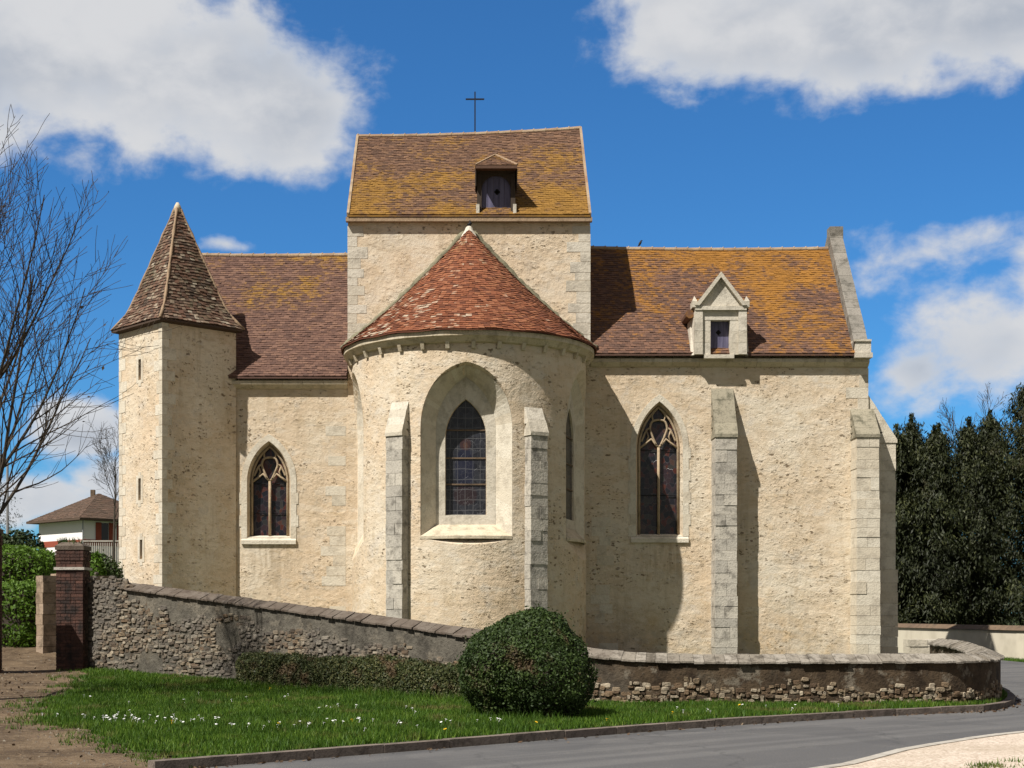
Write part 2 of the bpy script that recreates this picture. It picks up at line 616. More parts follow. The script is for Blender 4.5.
def m_apse_glass(N):
    """small leaded quarries round a robed figure with a red halo"""
    p = N.pos()
    x, y, z = N.sep(N.vmath('ADD', p, N.vmath('MULTIPLY', N.vmath('SUBTRACT', N.noise(p, 3, 2, col=True), (.5, .5, .5)), (.07, 0, .07))))
    cell = N.voro(p, 7, out='Color')
    k = N.sep(cell)
    c = N.mix(k[0], (.012, .013, .017), (.03, .032, .04))

    def blob(cx, cz, rx, rz, soft=.25):
        u = N.math('MULTIPLY', N.math('SUBTRACT', x, cx), 1 / rx)
        v = N.math('MULTIPLY', N.math('SUBTRACT', z, cz), 1 / rz)
        return N.step(N.math('ADD', N.math('MULTIPLY', u, u), N.math('MULTIPLY', v, v)), 1 + soft, 1 - soft)
    c = N.mix(N.math('MULTIPLY', blob(-.12, 5.75, .27, .62), .7), c, (.012, .014, .032))
    c = N.mix(N.math('MULTIPLY', blob(-.10, 5.0, .34, .3), .7), c, (.026, .014, .015))
    c = N.mix(N.math('MULTIPLY', blob(-.10, 6.45, .17, .17), .6), c, (.05, .017, .013))
    c = N.mix(N.math('MULTIPLY', blob(-.10, 6.42, .07, .10), .8), c, (.08, .042, .03))
    edge = N.voro(p, 7, 'DISTANCE_TO_EDGE')
    lead = N.step(edge, .022, .008)

    def lines(v, f):
        q = N.math('ABSOLUTE', N.math('SUBTRACT', N.math('FRACT', N.math('MULTIPLY', v, f)), .5))
        return N.step(q, .06, .02)
    grid = N.math('MAXIMUM', lines(x, 4.6), lines(z, 3.4))
    lead = N.math('MAXIMUM', N.math('MULTIPLY', lead, .5), N.math('MULTIPLY', grid, .7))
    c = N.mix(N.math('MULTIPLY', lead, .6), c, (.15, .15, .155))
    return dict(c=c, r=.25, n=N.bump(N.math('ADD', N.math('MULTIPLY', k[0], .4), N.noise(p, 3, 2)), .012, .6), s=.4)


material('stained_glass', m_apse_glass)
material('stained_glass_brown', glass((.03, .018, .022), (.08, .022, .014), .22))


def m_render(N):
    """weathered lime render of the low wall, grey at one end and brown at the other"""
    p = N.pos()
    x, y, z = N.sep(p)
    n1 = N.noise(p, .9, 5, .65)
    n2 = N.noise(p, 3.2, 5, .65)
    n3 = N.noise(p, 17, 4, .65)
    k = N.step(N.math('ADD', x, N.math('MULTIPLY_ADD', n1, 5, -2.5)), .0, 3.0)
    n2 = N.math('ADD', N.math('MULTIPLY', n2, .7), N.math('MULTIPLY', N.noise(N.vmath('MULTIPLY', p, (1, 1, .7)), 1.7, 5, .7), .35))
    grey = N.mix(N.step(n2, .34, .66), (.052, .047, .038), (.125, .113, .09))
    brown = N.mix(N.step(n2, .36, .64), (.023, .015, .009), (.075, .052, .031))
    c = N.mix(k, grey, brown)
    c = N.mix(N.math('MULTIPLY', N.step(n1, .55, .68), .5), c, (.125, .10, .068))
    c = N.mix(N.math('MULTIPLY', N.step(N.noise(p, 2.3, 5, .7), .54, .62), .6), c, (.20, .175, .135))
    c = N.mix(N.math('MULTIPLY', N.step(n3, .52, .70), .65), c, (.035, .028, .02))
    h = N.math('ADD', N.math('MULTIPLY', n2, .8), N.math('MULTIPLY', n3, .5))
    return dict(c=c, r=.97, n=N.bump(h, .05, .9))


material('old_render', m_render)


def m_rubble(N):
    p = N.pos()
    t = N.tone()
    c = N.ramp(t, [(0, (.05, .034, .022)), (.3, (.15, .10, .06)), (.55, (.22, .165, .105)), (.8, (.27, .225, .165)), (1, (.42, .355, .26))])
    x, y, z = N.sep(p)
    n1 = N.noise(p, 8, 5, .7)
    c = N.mix(N.math('MULTIPLY', N.step(n1, .46, .7), .75), c, (.06, .05, .035))
    cold = N.math('MULTIPLY', N.step(N.noise(p, .55, 3), .35, .55), .7)
    c = N.mix(N.math('MULTIPLY', cold, N.step(x, 1.5, -2.)), c, (.13, .122, .108))
    return dict(c=c, r=.95, n=N.bump(N.noise(p, 22, 4, .7), .03, .9))


material('rubble', m_rubble)
material('wall_brown', stone((.34, .26, .19), (.27, .20, .14), (.10, .075, .05), .75))
def m_coping(N):
    r = stone((.31, .28, .235), (.20, .175, .14), (.06, .05, .037), .8, 1.6)(N)
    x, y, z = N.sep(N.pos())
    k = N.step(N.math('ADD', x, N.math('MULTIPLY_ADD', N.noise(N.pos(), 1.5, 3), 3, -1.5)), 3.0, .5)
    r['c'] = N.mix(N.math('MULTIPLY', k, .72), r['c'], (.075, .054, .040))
    return r


material('coping', m_coping)
material('brick_dark', stone((.062, .034, .027), (.115, .058, .043), (.026, .021, .019), .95))


def m_asphalt(N):
    p = N.pos()
    x, y, z = N.sep(p)
    n1 = N.noise(p, .25, 4, .6)
    n2 = N.noise(p, 45, 3, .7)
    along = N.math('ADD', N.math('MULTIPLY', x, -.633), N.math('MULTIPLY', y, .774))
    tr = N.noise(N.comb(N.math('MULTIPLY', along, 1.3), N.math('MULTIPLY', x, .05), 0), 1.5, 3)
    c = N.mix(n1, (.075, .074, .075), (.108, .105, .103))
    c = N.mix(N.math('MULTIPLY', N.step(tr, .42, .62), .45), c, (.15, .146, .14))
    c = N.mix(N.math('MULTIPLY', N.step(n2, .5, .75), .4), c, (.22, .21, .2))
    c = N.mix(N.math('MULTIPLY', N.step(n2, .46, .3), .5), c, (.04, .04, .041))
    patch = N.step(N.noise(p, .42, 2, .4), .55, .565)
    c = N.mix(N.math('MULTIPLY', patch, .28), c, (.06, .06, .062))
    grit = N.math('MULTIPLY', N.step(N.noise(p, 70, 2, .6), .58, .66), N.step(N.noise(p, 1.1, 4, .65), .48, .66))
    c = N.mix(N.math('MULTIPLY', grit, .8), c, (.30, .28, .25))
    crack = N.voro(N.vmath('ADD', p, N.noise(p, 1.2, 3, col=True)), .33, 'DISTANCE_TO_EDGE')
    c = N.mix(N.math('MULTIPLY', N.step(crack, .010, .003), .3), c, (.035, .035, .035))
    return dict(c=c, r=.85, n=N.bump(n2, .012, .7))


material('asphalt', m_asphalt)


def m_gravel(N):
    p = N.pos()
    n1 = N.noise(p, .6, 4)
    n2 = N.voro(p, 38, out='Color')
    k = N.sep(n2)
    c = N.mix(k[0], (.36, .28, .21), (.68, .59, .49))
    c = N.mix(N.math('MULTIPLY', N.step(n1, .42, .66), .5), c, (.36, .29, .21))
    c = N.mix(N.math('MULTIPLY', N.step(N.noise(p, 7, 4, .7), .56, .7), .6), c, (.25, .20, .14))
    return dict(c=c, r=.95, n=N.bump(k[1], .012, .8))


material('gravel', m_gravel)


def m_dirt(N):
    p = N.pos()
    n1 = N.noise(p, .7, 5, .65)
    n2 = N.noise(p, 5, 5, .7)
    n3 = N.noise(p, 40, 3, .7)
    c = N.mix(N.step(n1, .35, .65), (.065, .042, .024), (.155, .108, .064))
    c = N.mix(N.math('MULTIPLY', N.step(n2, .48, .68), .7), c, (.22, .165, .105))
    c = N.mix(N.math('MULTIPLY', N.step(n2, .44, .28), .6), c, (.05, .035, .02))
    c = N.mix(N.math('MULTIPLY', N.step(n3, .54, .74), .5), c, (.28, .22, .15))
    h = N.math('ADD', n2, N.math('MULTIPLY', n3, .4))
    return dict(c=c, r=.97, n=N.bump(h, .06, .9))


material('dirt', m_dirt)


def m_soilgrass(N):
    p = N.pos()
    n2 = N.noise(p, 6, 4, .7)
    c = N.mix(N.step(n2, .35, .65), (.042, .060, .018), (.072, .092, .030))
    return dict(c=c, r=.95, n=N.bump(N.noise(p, 30, 3), .05, .9))


material('turf', m_soilgrass)


def leafmat(a, b, c, t=.25, n_scale=1.1, r=.6, brown=None, bamt=.0):
    def f(N):
        p = N.pos()
        col = N.ramp(N.tone(), [(0, a), (.55, b), (1, c)])
        col = N.mix(N.math('MULTIPLY', N.step(N.noise(p, n_scale, 4), .4, .66), .6), col, a)
        if brown:
            col = N.mix(N.math('MULTIPLY', N.step(N.noise(p, n_scale * 1.7, 4), .60 - bamt * .3, .74 - bamt * .3), .85), col, brown)
        return dict(c=col, r=r, t=t, s=.3)
    return f


material('grass_blade', leafmat((.032, .080, .006), (.072, .150, .011), (.14, .222, .022), .35, .8, brown=(.16, .15, .045), bamt=.14))
material('box_leaf', leafmat((.018, .035, .008), (.042, .072, .014), (.085, .125, .03), .22, 1.6, brown=(.10, .062, .035), bamt=.06))
material('dry_hedge', leafmat((.028, .042, .012), (.062, .074, .023), (.13, .125, .048), .25, 1.4, brown=(.115, .075, .04), bamt=.22))
material('green_hedge', leafmat((.045, .09, .008), (.095, .18, .016), (.16, .27, .035), .35, 1.2))
material('dark_shrub', leafmat((.014, .028, .008), (.03, .05, .014), (.06, .08, .028), .2, 1.2))
material('conifer', leafmat((.011, .015, .005), (.025, .032, .009), (.078, .084, .025), .14, .35, brown=(.055, .045, .02), bamt=.02))
material('dead_leaf', leafmat((.05, .03, .017), (.11, .066, .035), (.20, .14, .08), .1))
material('weed', leafmat((.03, .05, .015), (.06, .1, .03), (.10, .15, .05), .3))


def m_bark(N):
    p = N.pos()
    n = N.noise(p, 9, 4)
    return dict(c=N.mix(n, (.03, .024, .018), (.085, .068, .05)), r=.9, n=N.bump(n, .01))


material('bark', m_bark)
material('twig', lambda N: dict(c=N.mix(N.noise(N.pos(), 2, 2), (.035, .026, .019), (.075, .055, .038)), r=.85))
material('white_wall', lambda N: dict(c=N.mix(N.step(N.noise(N.pos(), 1.2, 4), .4, .7), (.60, .545, .43), (.50, .45, .35)), r=.9))
material('house_white', lambda N: dict(c=N.mix(N.noise(N.pos(), .8, 3), (.84, .80, .78), (.76, .73, .72)), r=.85))
material('house_red', lambda N: dict(c=N.mix(N.noise(N.pos(), 3, 3), (.22, .05, .03), (.30, .075, .045)), r=.85))
material('metal_grey', lambda N: dict(c=(.30, .31, .32), r=.5, m=.4))
material('blue_grey', lambda N: dict(c=N.mix(N.noise(N.pos(), 12, 3), (.10, .13, .18), (.16, .19, .24)), r=.5))
material('petal_white', lambda N: dict(c=(.80, .80, .78), r=.7))
material('petal_yellow', lambda N: dict(c=(.75, .48, .02), r=.7))
material('feather_dark', lambda N: dict(c=(.02, .019, .02), r=.7))
material('window_dark', lambda N: dict(c=(.02, .022, .025), r=.15, s=.5))
material('kerb_stone', stone((.20, .165, .135), (.15, .12, .10), (.055, .045, .036), .7, 1.5))
material('concrete', stone((.44, .41, .36), (.38, .35, .30), (.2, .18, .15), .5))

rng = random.Random(11)
np.random.seed(5)

# ------------------------------------------------------------------ ground
xs = np.unique(np.concatenate([np.arange(-40, 40.1, 1.0), np.linspace(-900, -40, 24), np.linspace(40, 900, 24)]))
ys = np.unique(np.concatenate([np.arange(-4, 70, 1.0), np.linspace(70, 200, 40), np.linspace(200, 1800, 24), np.linspace(-200, -4, 10)]))
nx, ny = len(xs), len(ys)
gv = [(x, y, height(x, y) - .07) for y in ys for x in xs]
gf = [(j * nx + i, j * nx + i + 1, (j + 1) * nx + i + 1, (j + 1) * nx + i) for j in range(ny - 1) for i in range(nx - 1)]
me = bpy.data.meshes.new('ground')
me.from_pydata([tuple(map(float, v)) for v in gv], [], gf)
tag(link('ground', me, 'turf'), kind='structure')


def sheet(name, A, B, mat, off, n=80, m=10):
    A, B = resample(A, n), resample(B, n)
    mb = MB()
    g = [[A[i].lerp(B[i], j / m) for j in range(m + 1)] for i in range(n)]
    for r in g:
        for p in r:
            p.z = height(p.x, p.y) + off
    for i in range(n - 1):
        for j in range(m):
            mb.face([g[i][j], g[i + 1][j], g[i + 1][j + 1], g[i][j + 1]])
    return tag(mb.build(name, mat, weld=True), kind='structure')


KERB = spline([(-3.25, 15.35), (-2.0, 16.44), (.65, 18.8), (3.3, 21.15), (6, 23.1), (7.5, 24.05), (8.25, 24.45), (8.8, 24.9), (9.45, 25.9), (10.05, 27.3), (10.55, 28.9), (11.1, 31), (11.8, 34), (12.6, 38), (13.4, 48), (13.6, 62)], 6)
EDGE = spline([(-9, 3.5), (-2, 10.4), (.6, 12.85), (3.8, 15.75), (5.15, 17.75), (7.6, 20.4), (11, 22.8), (14.6, 26.2), (16.6, 31), (17.5, 40), (18.1, 47), (18.1, 52), (17.0, 64)], 6)
ROAD_A = [Vector((-30, -8, 0)), Vector((-14, 6.6, 0))] + KERB
ROAD_B = [Vector((-20, -12, 0)), Vector((-13, -1, 0))] + EDGE
sheet('road', ROAD_A, ROAD_B, 'asphalt', 0.0, 140, 12)
EO = [p + n * (3.6 + 22 * (1 - sst(15, 23, p.y))) for p, n in zip(EDGE, side_normals(EDGE))]
cut_i = [i for i, p in enumerate(EDGE) if p.y > 31][0]
sheet('pavement', EDGE[:cut_i], EO[:cut_i], 'gravel', 0.012, 80, 8)


def strip_solid(name, P, w0, w1, z0, z1, mat, seg=1.0, jit=.0, height_on=True, toned=True):
    """a row of butted stones along a plan curve, w0..w1 to its left"""
    mb = MB()
    L = sum((b - a).length for a, b in zip(P, P[1:]))
    Q = resample(P, max(2, int(L / seg) + 1))
    Nn = side_normals(Q)
    for i in range(len(Q) - 1):
        t = rng.random()
        ja, jb = (rng.random() - .5) * jit, (rng.random() - .5) * jit
        gap = (Q[i + 1] - Q[i]).normalized() * .006
        a, b = Q[i] + gap, Q[i + 1] - gap
        pts = []
        for z in (z0, z1):
            for q, nn, w in ((a, Nn[i], w0), (b, Nn[i + 1], w0), (b, Nn[i + 1], w1), (a, Nn[i], w1)):
                r = q - nn * (w + ja)
                hh = height(q.x, q.y) if height_on else 0
                pts.append((r.x, r.y, hh + z + (jb if z == z1 else 0)))
        mb.hexa(pts, t)
    return mb.build(name, mat)


tag(strip_solid('kerb', KERB, 0, .15, -.1, .10, 'kerb_stone', 1.0, .012), kind='structure')
tag(strip_solid('road_edging', EDGE[:cut_i], -.14, 0, -.1, .022, 'concrete', 1.0, .004), kind='structure')

# the low wall's line: x, y, ridge height of its coping
WALL = spline([(-8.47, 33.0, 2.38), (-7.35, 32.2, 2.27), (-4.72, 30.45, 1.94), (-2.4, 28.65, 1.65), (-.07, 26.75, 1.35), (1.05, 25.85, 1.17),
               (2.15, 25.2, 1.02), (3.0, 24.95, .96), (4.2, 24.85, .94), (6.2, 24.8, .94), (7.7, 24.9, .94), (8.4, 25.15, .94), (9.05, 25.75, .94), (9.55, 26.7, .95),
               (10.05, 28.2, .96), (10.6, 30.4, .98), (11.2, 33, 1.0), (11.75, 36.4, 1.0)], 8)
WN = side_normals(WALL)          # right of travel = towards the road


def verge_off(x):
    return .085 * sst(-4.3, -1.6, x)


GRASS_LEFT = [(-8.5, 32.9), (-7.9, 30.5), (-7.35, 27.6), (-7.0, 25.2), (-6.65, 23.2), (-6.0, 21.4), (-4.95, 19.6), (-4.1, 18.0), (-3.3, 16.6), (-3.1, 15.75)]
gl = spline(GRASS_LEFT, 6)
gl = [Vector((p.x + .16 * math.sin(i * 1.7) + rng.uniform(-.1, .1), p.y + rng.uniform(-.1, .1), 0)) for i, p in enumerate(gl)]
KN = side_normals(KERB)
kb = [p - n * .15 for p, n in zip(KERB, KN) if p.x > -2.95 and p.y < 34]
wf = [p + n * .0 for p, n in zip(WALL, WN) if p.y < 33][::-1]
wf = [p for p in wf if not (p.y > 33.5 and p.x > 0)]
VERGE = [(p.x, p.y) for p in gl[:-1]] + [(p.x, p.y) for p in kb] + [(p.x, p.y) for p in wf][0:]
# the wall curve runs from the path to the road, so its reversed copy closes the outline


def inside(poly, x, y):
    c = False
    j = len(poly) - 1
    for i in range(len(poly)):
        xi, yi = poly[i]
        xj, yj = poly[j]
        if (yi > y) != (yj > y) and x < (xj - xi) * (y - yi) / (yj - yi) + xi:
            c = not c
        j = i
    return c


def np_inside(poly, X, Y):
    c = np.zeros(len(X), bool)
    j = len(poly) - 1
    for i in range(len(poly)):
        xi, yi = poly[i]
        xj, yj = poly[j]
        if yi != yj:
            c ^= ((yi > Y) != (yj > Y)) & (X < (xj - xi) * (Y - yi) / (yj - yi) + xi)
        j = i
    return c


def fill(name, poly, mat, zf, step=.6):
    pts = [Vector(p) for p in poly]
    n = len(pts)
    x0, x1 = min(p.x for p in pts), max(p.x for p in pts)
    y0, y1 = min(p.y for p in pts), max(p.y for p in pts)
    y = y0
    while y < y1:
        x = x0
        while x < x1:
            if inside(poly, x, y):
                pts.append(Vector((x, y)))
            x += step
        y += step
    r = delaunay_2d_cdt(pts, [(i, (i + 1) % n) for i in range(n)], [list(range(n))], 1, 1e-4)
    me = bpy.data.meshes.new(name)
    me.from_pydata([(p.x, p.y, zf(p.x, p.y)) for p in r[0]], [], [tuple(f) for f in r[2]])
    return tag(link(name, me, mat), kind='structure')


fill('grass_verge', VERGE, 'turf', lambda x, y: height(x, y) + .012 + verge_off(x))
PATH = [(p.x + .25, p.y) for p in gl[:-1]] + [(-3.2, 15.4), (-3.6, 15.04), (-14, 6.4), (-30, 7), (-30, 60), (-14, 60), (-11.0, 44), (-9.0, 38), (-8.3, 33.4)]
fill('dirt_path', PATH, 'dirt', lambda x, y: height(x, y) + .004 + .02 * math.sin(x * 2.1) * math.sin(y * 1.3 + x), .8)

# ------------------------------------------------------------------ the church
church = empty('church', (0, 46, .2), 'old cream stone church with brown tiled roofs, round apse, square belfry and corner turret', 'church')


def arch(a, z0, zs, zt, n=12, u0=0.):
    h = zt - zs
    c = (h * h - a * a) / (2 * a)
    r = a + c
    t1 = math.atan2(h, c)
    P = [(u0 + a, z0)]
    for i in range(n + 1):
        t = t1 * i / n
        P.append((u0 - c + r * math.cos(t), zs + r * math.sin(t)))
    for i in range(n - 1, -1, -1):
        t = t1 * i / n
        P.append((u0 + c - r * math.cos(t), zs + r * math.sin(t)))
    P.append((u0 - a, z0))
    return P


class Face:
    """a frame on a wall: u along it, z up, d into it"""

    def __init__(s, O, N):
        s.O = Vector((O[0], O[1], 0))
        s.N = Vector((N[0], N[1], 0)).normalized()
        s.U = Vector((-s.N.y, s.N.x, 0))

    def __call__(s, u, z, d=0):
        p = s.O + s.U * u - s.N * d
        return Vector((p.x, p.y, z))

    def poly(s, P, d):
        return [s(u, z, d) for u, z in P]

    def box(s, mb, u0, u1, z0, z1, d0, d1, tone=.5):
        mb.hexa([s(u0, z0, d0), s(u1, z0, d0), s(u1, z0, d1), s(u0, z0, d1),
                 s(u0, z1, d0), s(u1, z1, d0), s(u1, z1, d1), s(u0, z1, d1)], tone)


def carve(name, solid, cutters, mat, parent):
    """a solid with openings cut out of it"""
    a = solid.build('solid', None, None, weld=True)
    used = []
    for c in cutters:
        b = c.build('cutter', None, None, weld=True)
        md = a.modifiers.new('cut', 'BOOLEAN')
        md.operation = 'DIFFERENCE'
        md.solver = 'EXACT'
        md.object = b
        used.append(b)
    bpy.context.view_layer.update()
    dg = bpy.context.evaluated_depsgraph_get()
    me = bpy.data.meshes.new_from_object(a.evaluated_get(dg))
    me.name = name
    for q in [a] + used:
        bpy.data.objects.remove(q, do_unlink=True)
    off = Vector((0, 0, 0))
    q = parent
    while q is not None:
        off += q.location
        q = q.parent
    for v in me.vertices:
        v.co -= off
    me.materials.clear()
    return link(name, me, mat, parent)


def ring(mb, F, Pin, Pout, d0, d1, tones=True):
    """stones round an opening, front at d0, outer edge back to d1"""
    n = len(Pin)
    t = .5
    for i in range(n - 1):
        if tones and (i % 2 == 0 or abs(Pin[i][1] - Pin[i + 1][1]) > .5):
            t = rng.random()
        # long straight jambs are split into courses
        m = max(1, int(abs(Pin[i][1] - Pin[i + 1][1]) / .34))
        for k in range(m):
            if m > 1:
                t = rng.random()
            f0, f1 = k / m, (k + 1) / m
            ext = (.06 if k % 2 else 0) if m > 1 else 0

            def at(P, f):
                return (P[i][0] + (P[i + 1][0] - P[i][0]) * f, P[i][1] + (P[i + 1][1] - P[i][1]) * f)
            a0, a1, b0, b1 = at(Pin, f0), at(Pin, f1), at(Pout, f0), at(Pout, f1)
            if ext:
                sg = 1 if b0[0] > F.c else -1
                b0, b1 = (b0[0] + sg * ext, b0[1]), (b1[0] + sg * ext, b1[1])
            mb.face([F(*a0, d0), F(*b0, d0), F(*b1, d0), F(*a1, d0)], t)
            mb.face([F(*b0, d0), F(*b0, d1), F(*b1, d1), F(*b1, d0)], t)
            mb.face([F(*a0, d0), F(*a1, d0), F(*a1, d1), F(*a0, d1)], t)


FY = 46.0
# --- nave walls, gabled boxes
RIDGE_Y = 49.7


def gabled(x0, x1, y0, y1, z0, ze, zr):
    mb = MB()
    ym = (y0 + y1) / 2
    mb.prism([(x0, y0, z0), (x0, y1, z0), (x0, y1, ze), (x0, ym, zr), (x0, y0, ze)], (x1 - x0, 0, 0))
    return mb


# nave windows: centre x, half width, sill, spring, apex, label
WIN = [(5.90, .635, 4.02, 6.75, 8.06, 'tall two light pointed window beside the stone buttress'),
       (-6.20, .585, 3.97, 5.70, 6.83, 'small two light pointed window near the turret')]
cut_r, cut_l = MB(), MB()
for (cx, a, z0, zs, zt, lab), cm in zip(WIN, (cut_r, cut_l)):
    F = Face((cx, FY), (0, -1))
    cm.loft(F.poly(arch(a + .10, z0 - .03, zs, zt + .12), -.06), F.poly(arch(a, z0, zs, zt), .34))
nave_r = carve('nave_wall', gabled(3.7, 12.36, FY, 53.4, -.4, 9.42, 13.6), [cut_r], 'plaster', church)
nave_l = carve('nave_wall', gabled(-10.2, -3.7, FY, 53.4, -.4, 8.72, 13.3), [cut_l], 'plaster', church)


def tracery(F, a, z0, zs, zt, parent, d=.23):
    mb = MB()
    r = .036
    zm = zs + .02
    jam = arch(a - .03, z0, zs, zt - .04, 14)
    mb.tube([F(u, z, d) for u, z in jam], .04, 6)
    mb.tube([F(0, z0, d), F(0, (z0 + zm) / 2, d), F(0, zm, d)], .043, 8)
    h = zt - zs
    for s in (-1, 1):
        # branch from the mullion out to the jamb: the head of each light
        c = [(0, zm), (s * .10, zm + .10), (s * a * .36, zm + h * .20), (s * a * .62, zm + h * .10), (s * a * .93, zm - .02)]
        mb.tube([F(u, z, d) for u, z in c], r, 6)
        c = [(s * .07, zm + .07), (s * a * .30, zm + h * .27), (s * a * .42, zm + h * .46), (s * a * .30, zm + h * .62), (0, zm + h * .66)]
        mb.tube([F(u, z, d) for u, z in spl2(c)], r, 6)
        c = [(s * a * .42, zm + h * .46), (s * a * .60, zm + h * .40), (s * a * .84, zm + h * .14)]
        mb.tube([F(u, z, d) for u, z in spl2(c)], r * .9, 6)
        c = [(s * a * .26, zm + h * .62), (s * a * .30, zm + h * .78), (0, zm + h * .95)]
        mb.tube([F(u, z, d) for u, z in spl2(c)], r * .8, 6)
        # cusps
        c = [(s * a * .60, zm + h * .40), (s * a * .50, zm + h * .26), (s * a * .62, zm + h * .10)]
        mb.tube([F(u, z, d) for u, z in c], r * .75, 6)
    return mb.build('tracery', 'tracery_stone', parent, smooth=True)


def spl2(c, per=5):
    return [(p.x, p.y) for p in spline([(u, z, 0) for u, z in c], per)]


for (cx, a, z0, zs, zt, lab), side in zip(WIN, (1, -1)):
    F = Face((cx, FY), (0, -1))
    F.c = 0
    mb = MB()
    ring(mb, F, arch(a + .09, z0 - .03, zs, zt + .115), arch(a + .27, z0 - .03, zs, zt + .34), -.018, .05)
    w = mb.build('window', 'ashlar', church)
    w['label'] = lab
    mb = MB()
    mb.face(F.poly(arch(a, z0, zs, zt), .33))
    mb.build('glass', 'stained_glass_brown', w)
    tracery(F, a, z0, zs, zt, w)
    mb = MB()
    mb.hexa([F(-a - .26, z0 - .22, -.07), F(a + .26, z0 - .22, -.07), F(a + .26, z0 - .22, .02), F(-a - .26, z0 - .22, .02),
             F(-a - .26, z0 - .10, -.07), F(a + .26, z0 - .10, -.07), F(a + .26, z0 - .012, .02), F(-a - .26, z0 - .012, .02)], .3)
    mb.hexa([F(-a - .08, z0 - .2, .0), F(a + .08, z0 - .2, .0), F(a, z0 - .2, .3), F(-a, z0 - .2, .3),
             F(-a - .08, z0 - .01, .0), F(a + .08, z0 - .01, .0), F(a, z0 + .06, .3), F(-a, z0 + .06, .3)], .3)
    mb.build('sill', 'ashlar', w)
    for zz in (zs - .05, (z0 + zs) / 2 - .1):
        mb = MB()
        mb.tube([F(-a + .02, zz, .29), F(a - .02, zz, .29)], .014, 5)
        mb.build('saddle_bar', 'iron', w)

# --- apse
AY, AR = 45.1, 3.54


def apse_outline(R, y1, n=140):
    P = [(-R, y1)]
    for i in range(n + 1):
        t = math.pi * (1 - i / n)
        P.append((R * math.cos(t), AY - R * math.sin(t)))
    P.append((R, y1))
    return P


solid = MB()
solid.prism([(x, y, -.4) for x, y in apse_outline(AR, 46.5)], (0, 0, 9.75))
cuts_a = []
AWIN = [(0, -.09, .74), (74, 0., .43), (-82, 0., .43)]


def apse_face(deg):
    t = rad(deg)
    n = Vector((math.sin(t), -math.cos(t)))
    return Face((n.x * AR, AY + n.y * AR), n)


A_OUT = (1.30, 3.74, 6.85, 8.56)
A_IN = (.86, 4.13, 6.85, 8.36)
A_GL = (.59, 4.40, 6.62, 7.72)
for deg, du, d1 in AWIN:
    F = apse_face(deg)
    # the splay is carried out beyond the round face, then a deep opening for the glass
    d0, ds = -.1, .25

    def out(d):
        f = (d1 - d) / (d1 - ds)
        return arch(*[A_IN[k] + (A_OUT[k] - A_IN[k]) * f for k in range(4)], n=16, u0=du)
    c1, c2 = MB(), MB()
    c1.loft(F.poly(out(d0), d0), F.poly(out(d1), d1))
    c2.loft(F.poly(arch(*A_GL, n=16, u0=du), d1 - .1), F.poly(arch(A_GL[0] - .02, *A_GL[1:], n=16, u0=du), d1 + .32))
    cuts_a += [c1, c2]
apse = carve('apse_wall', solid, cuts_a, 'plaster', church)

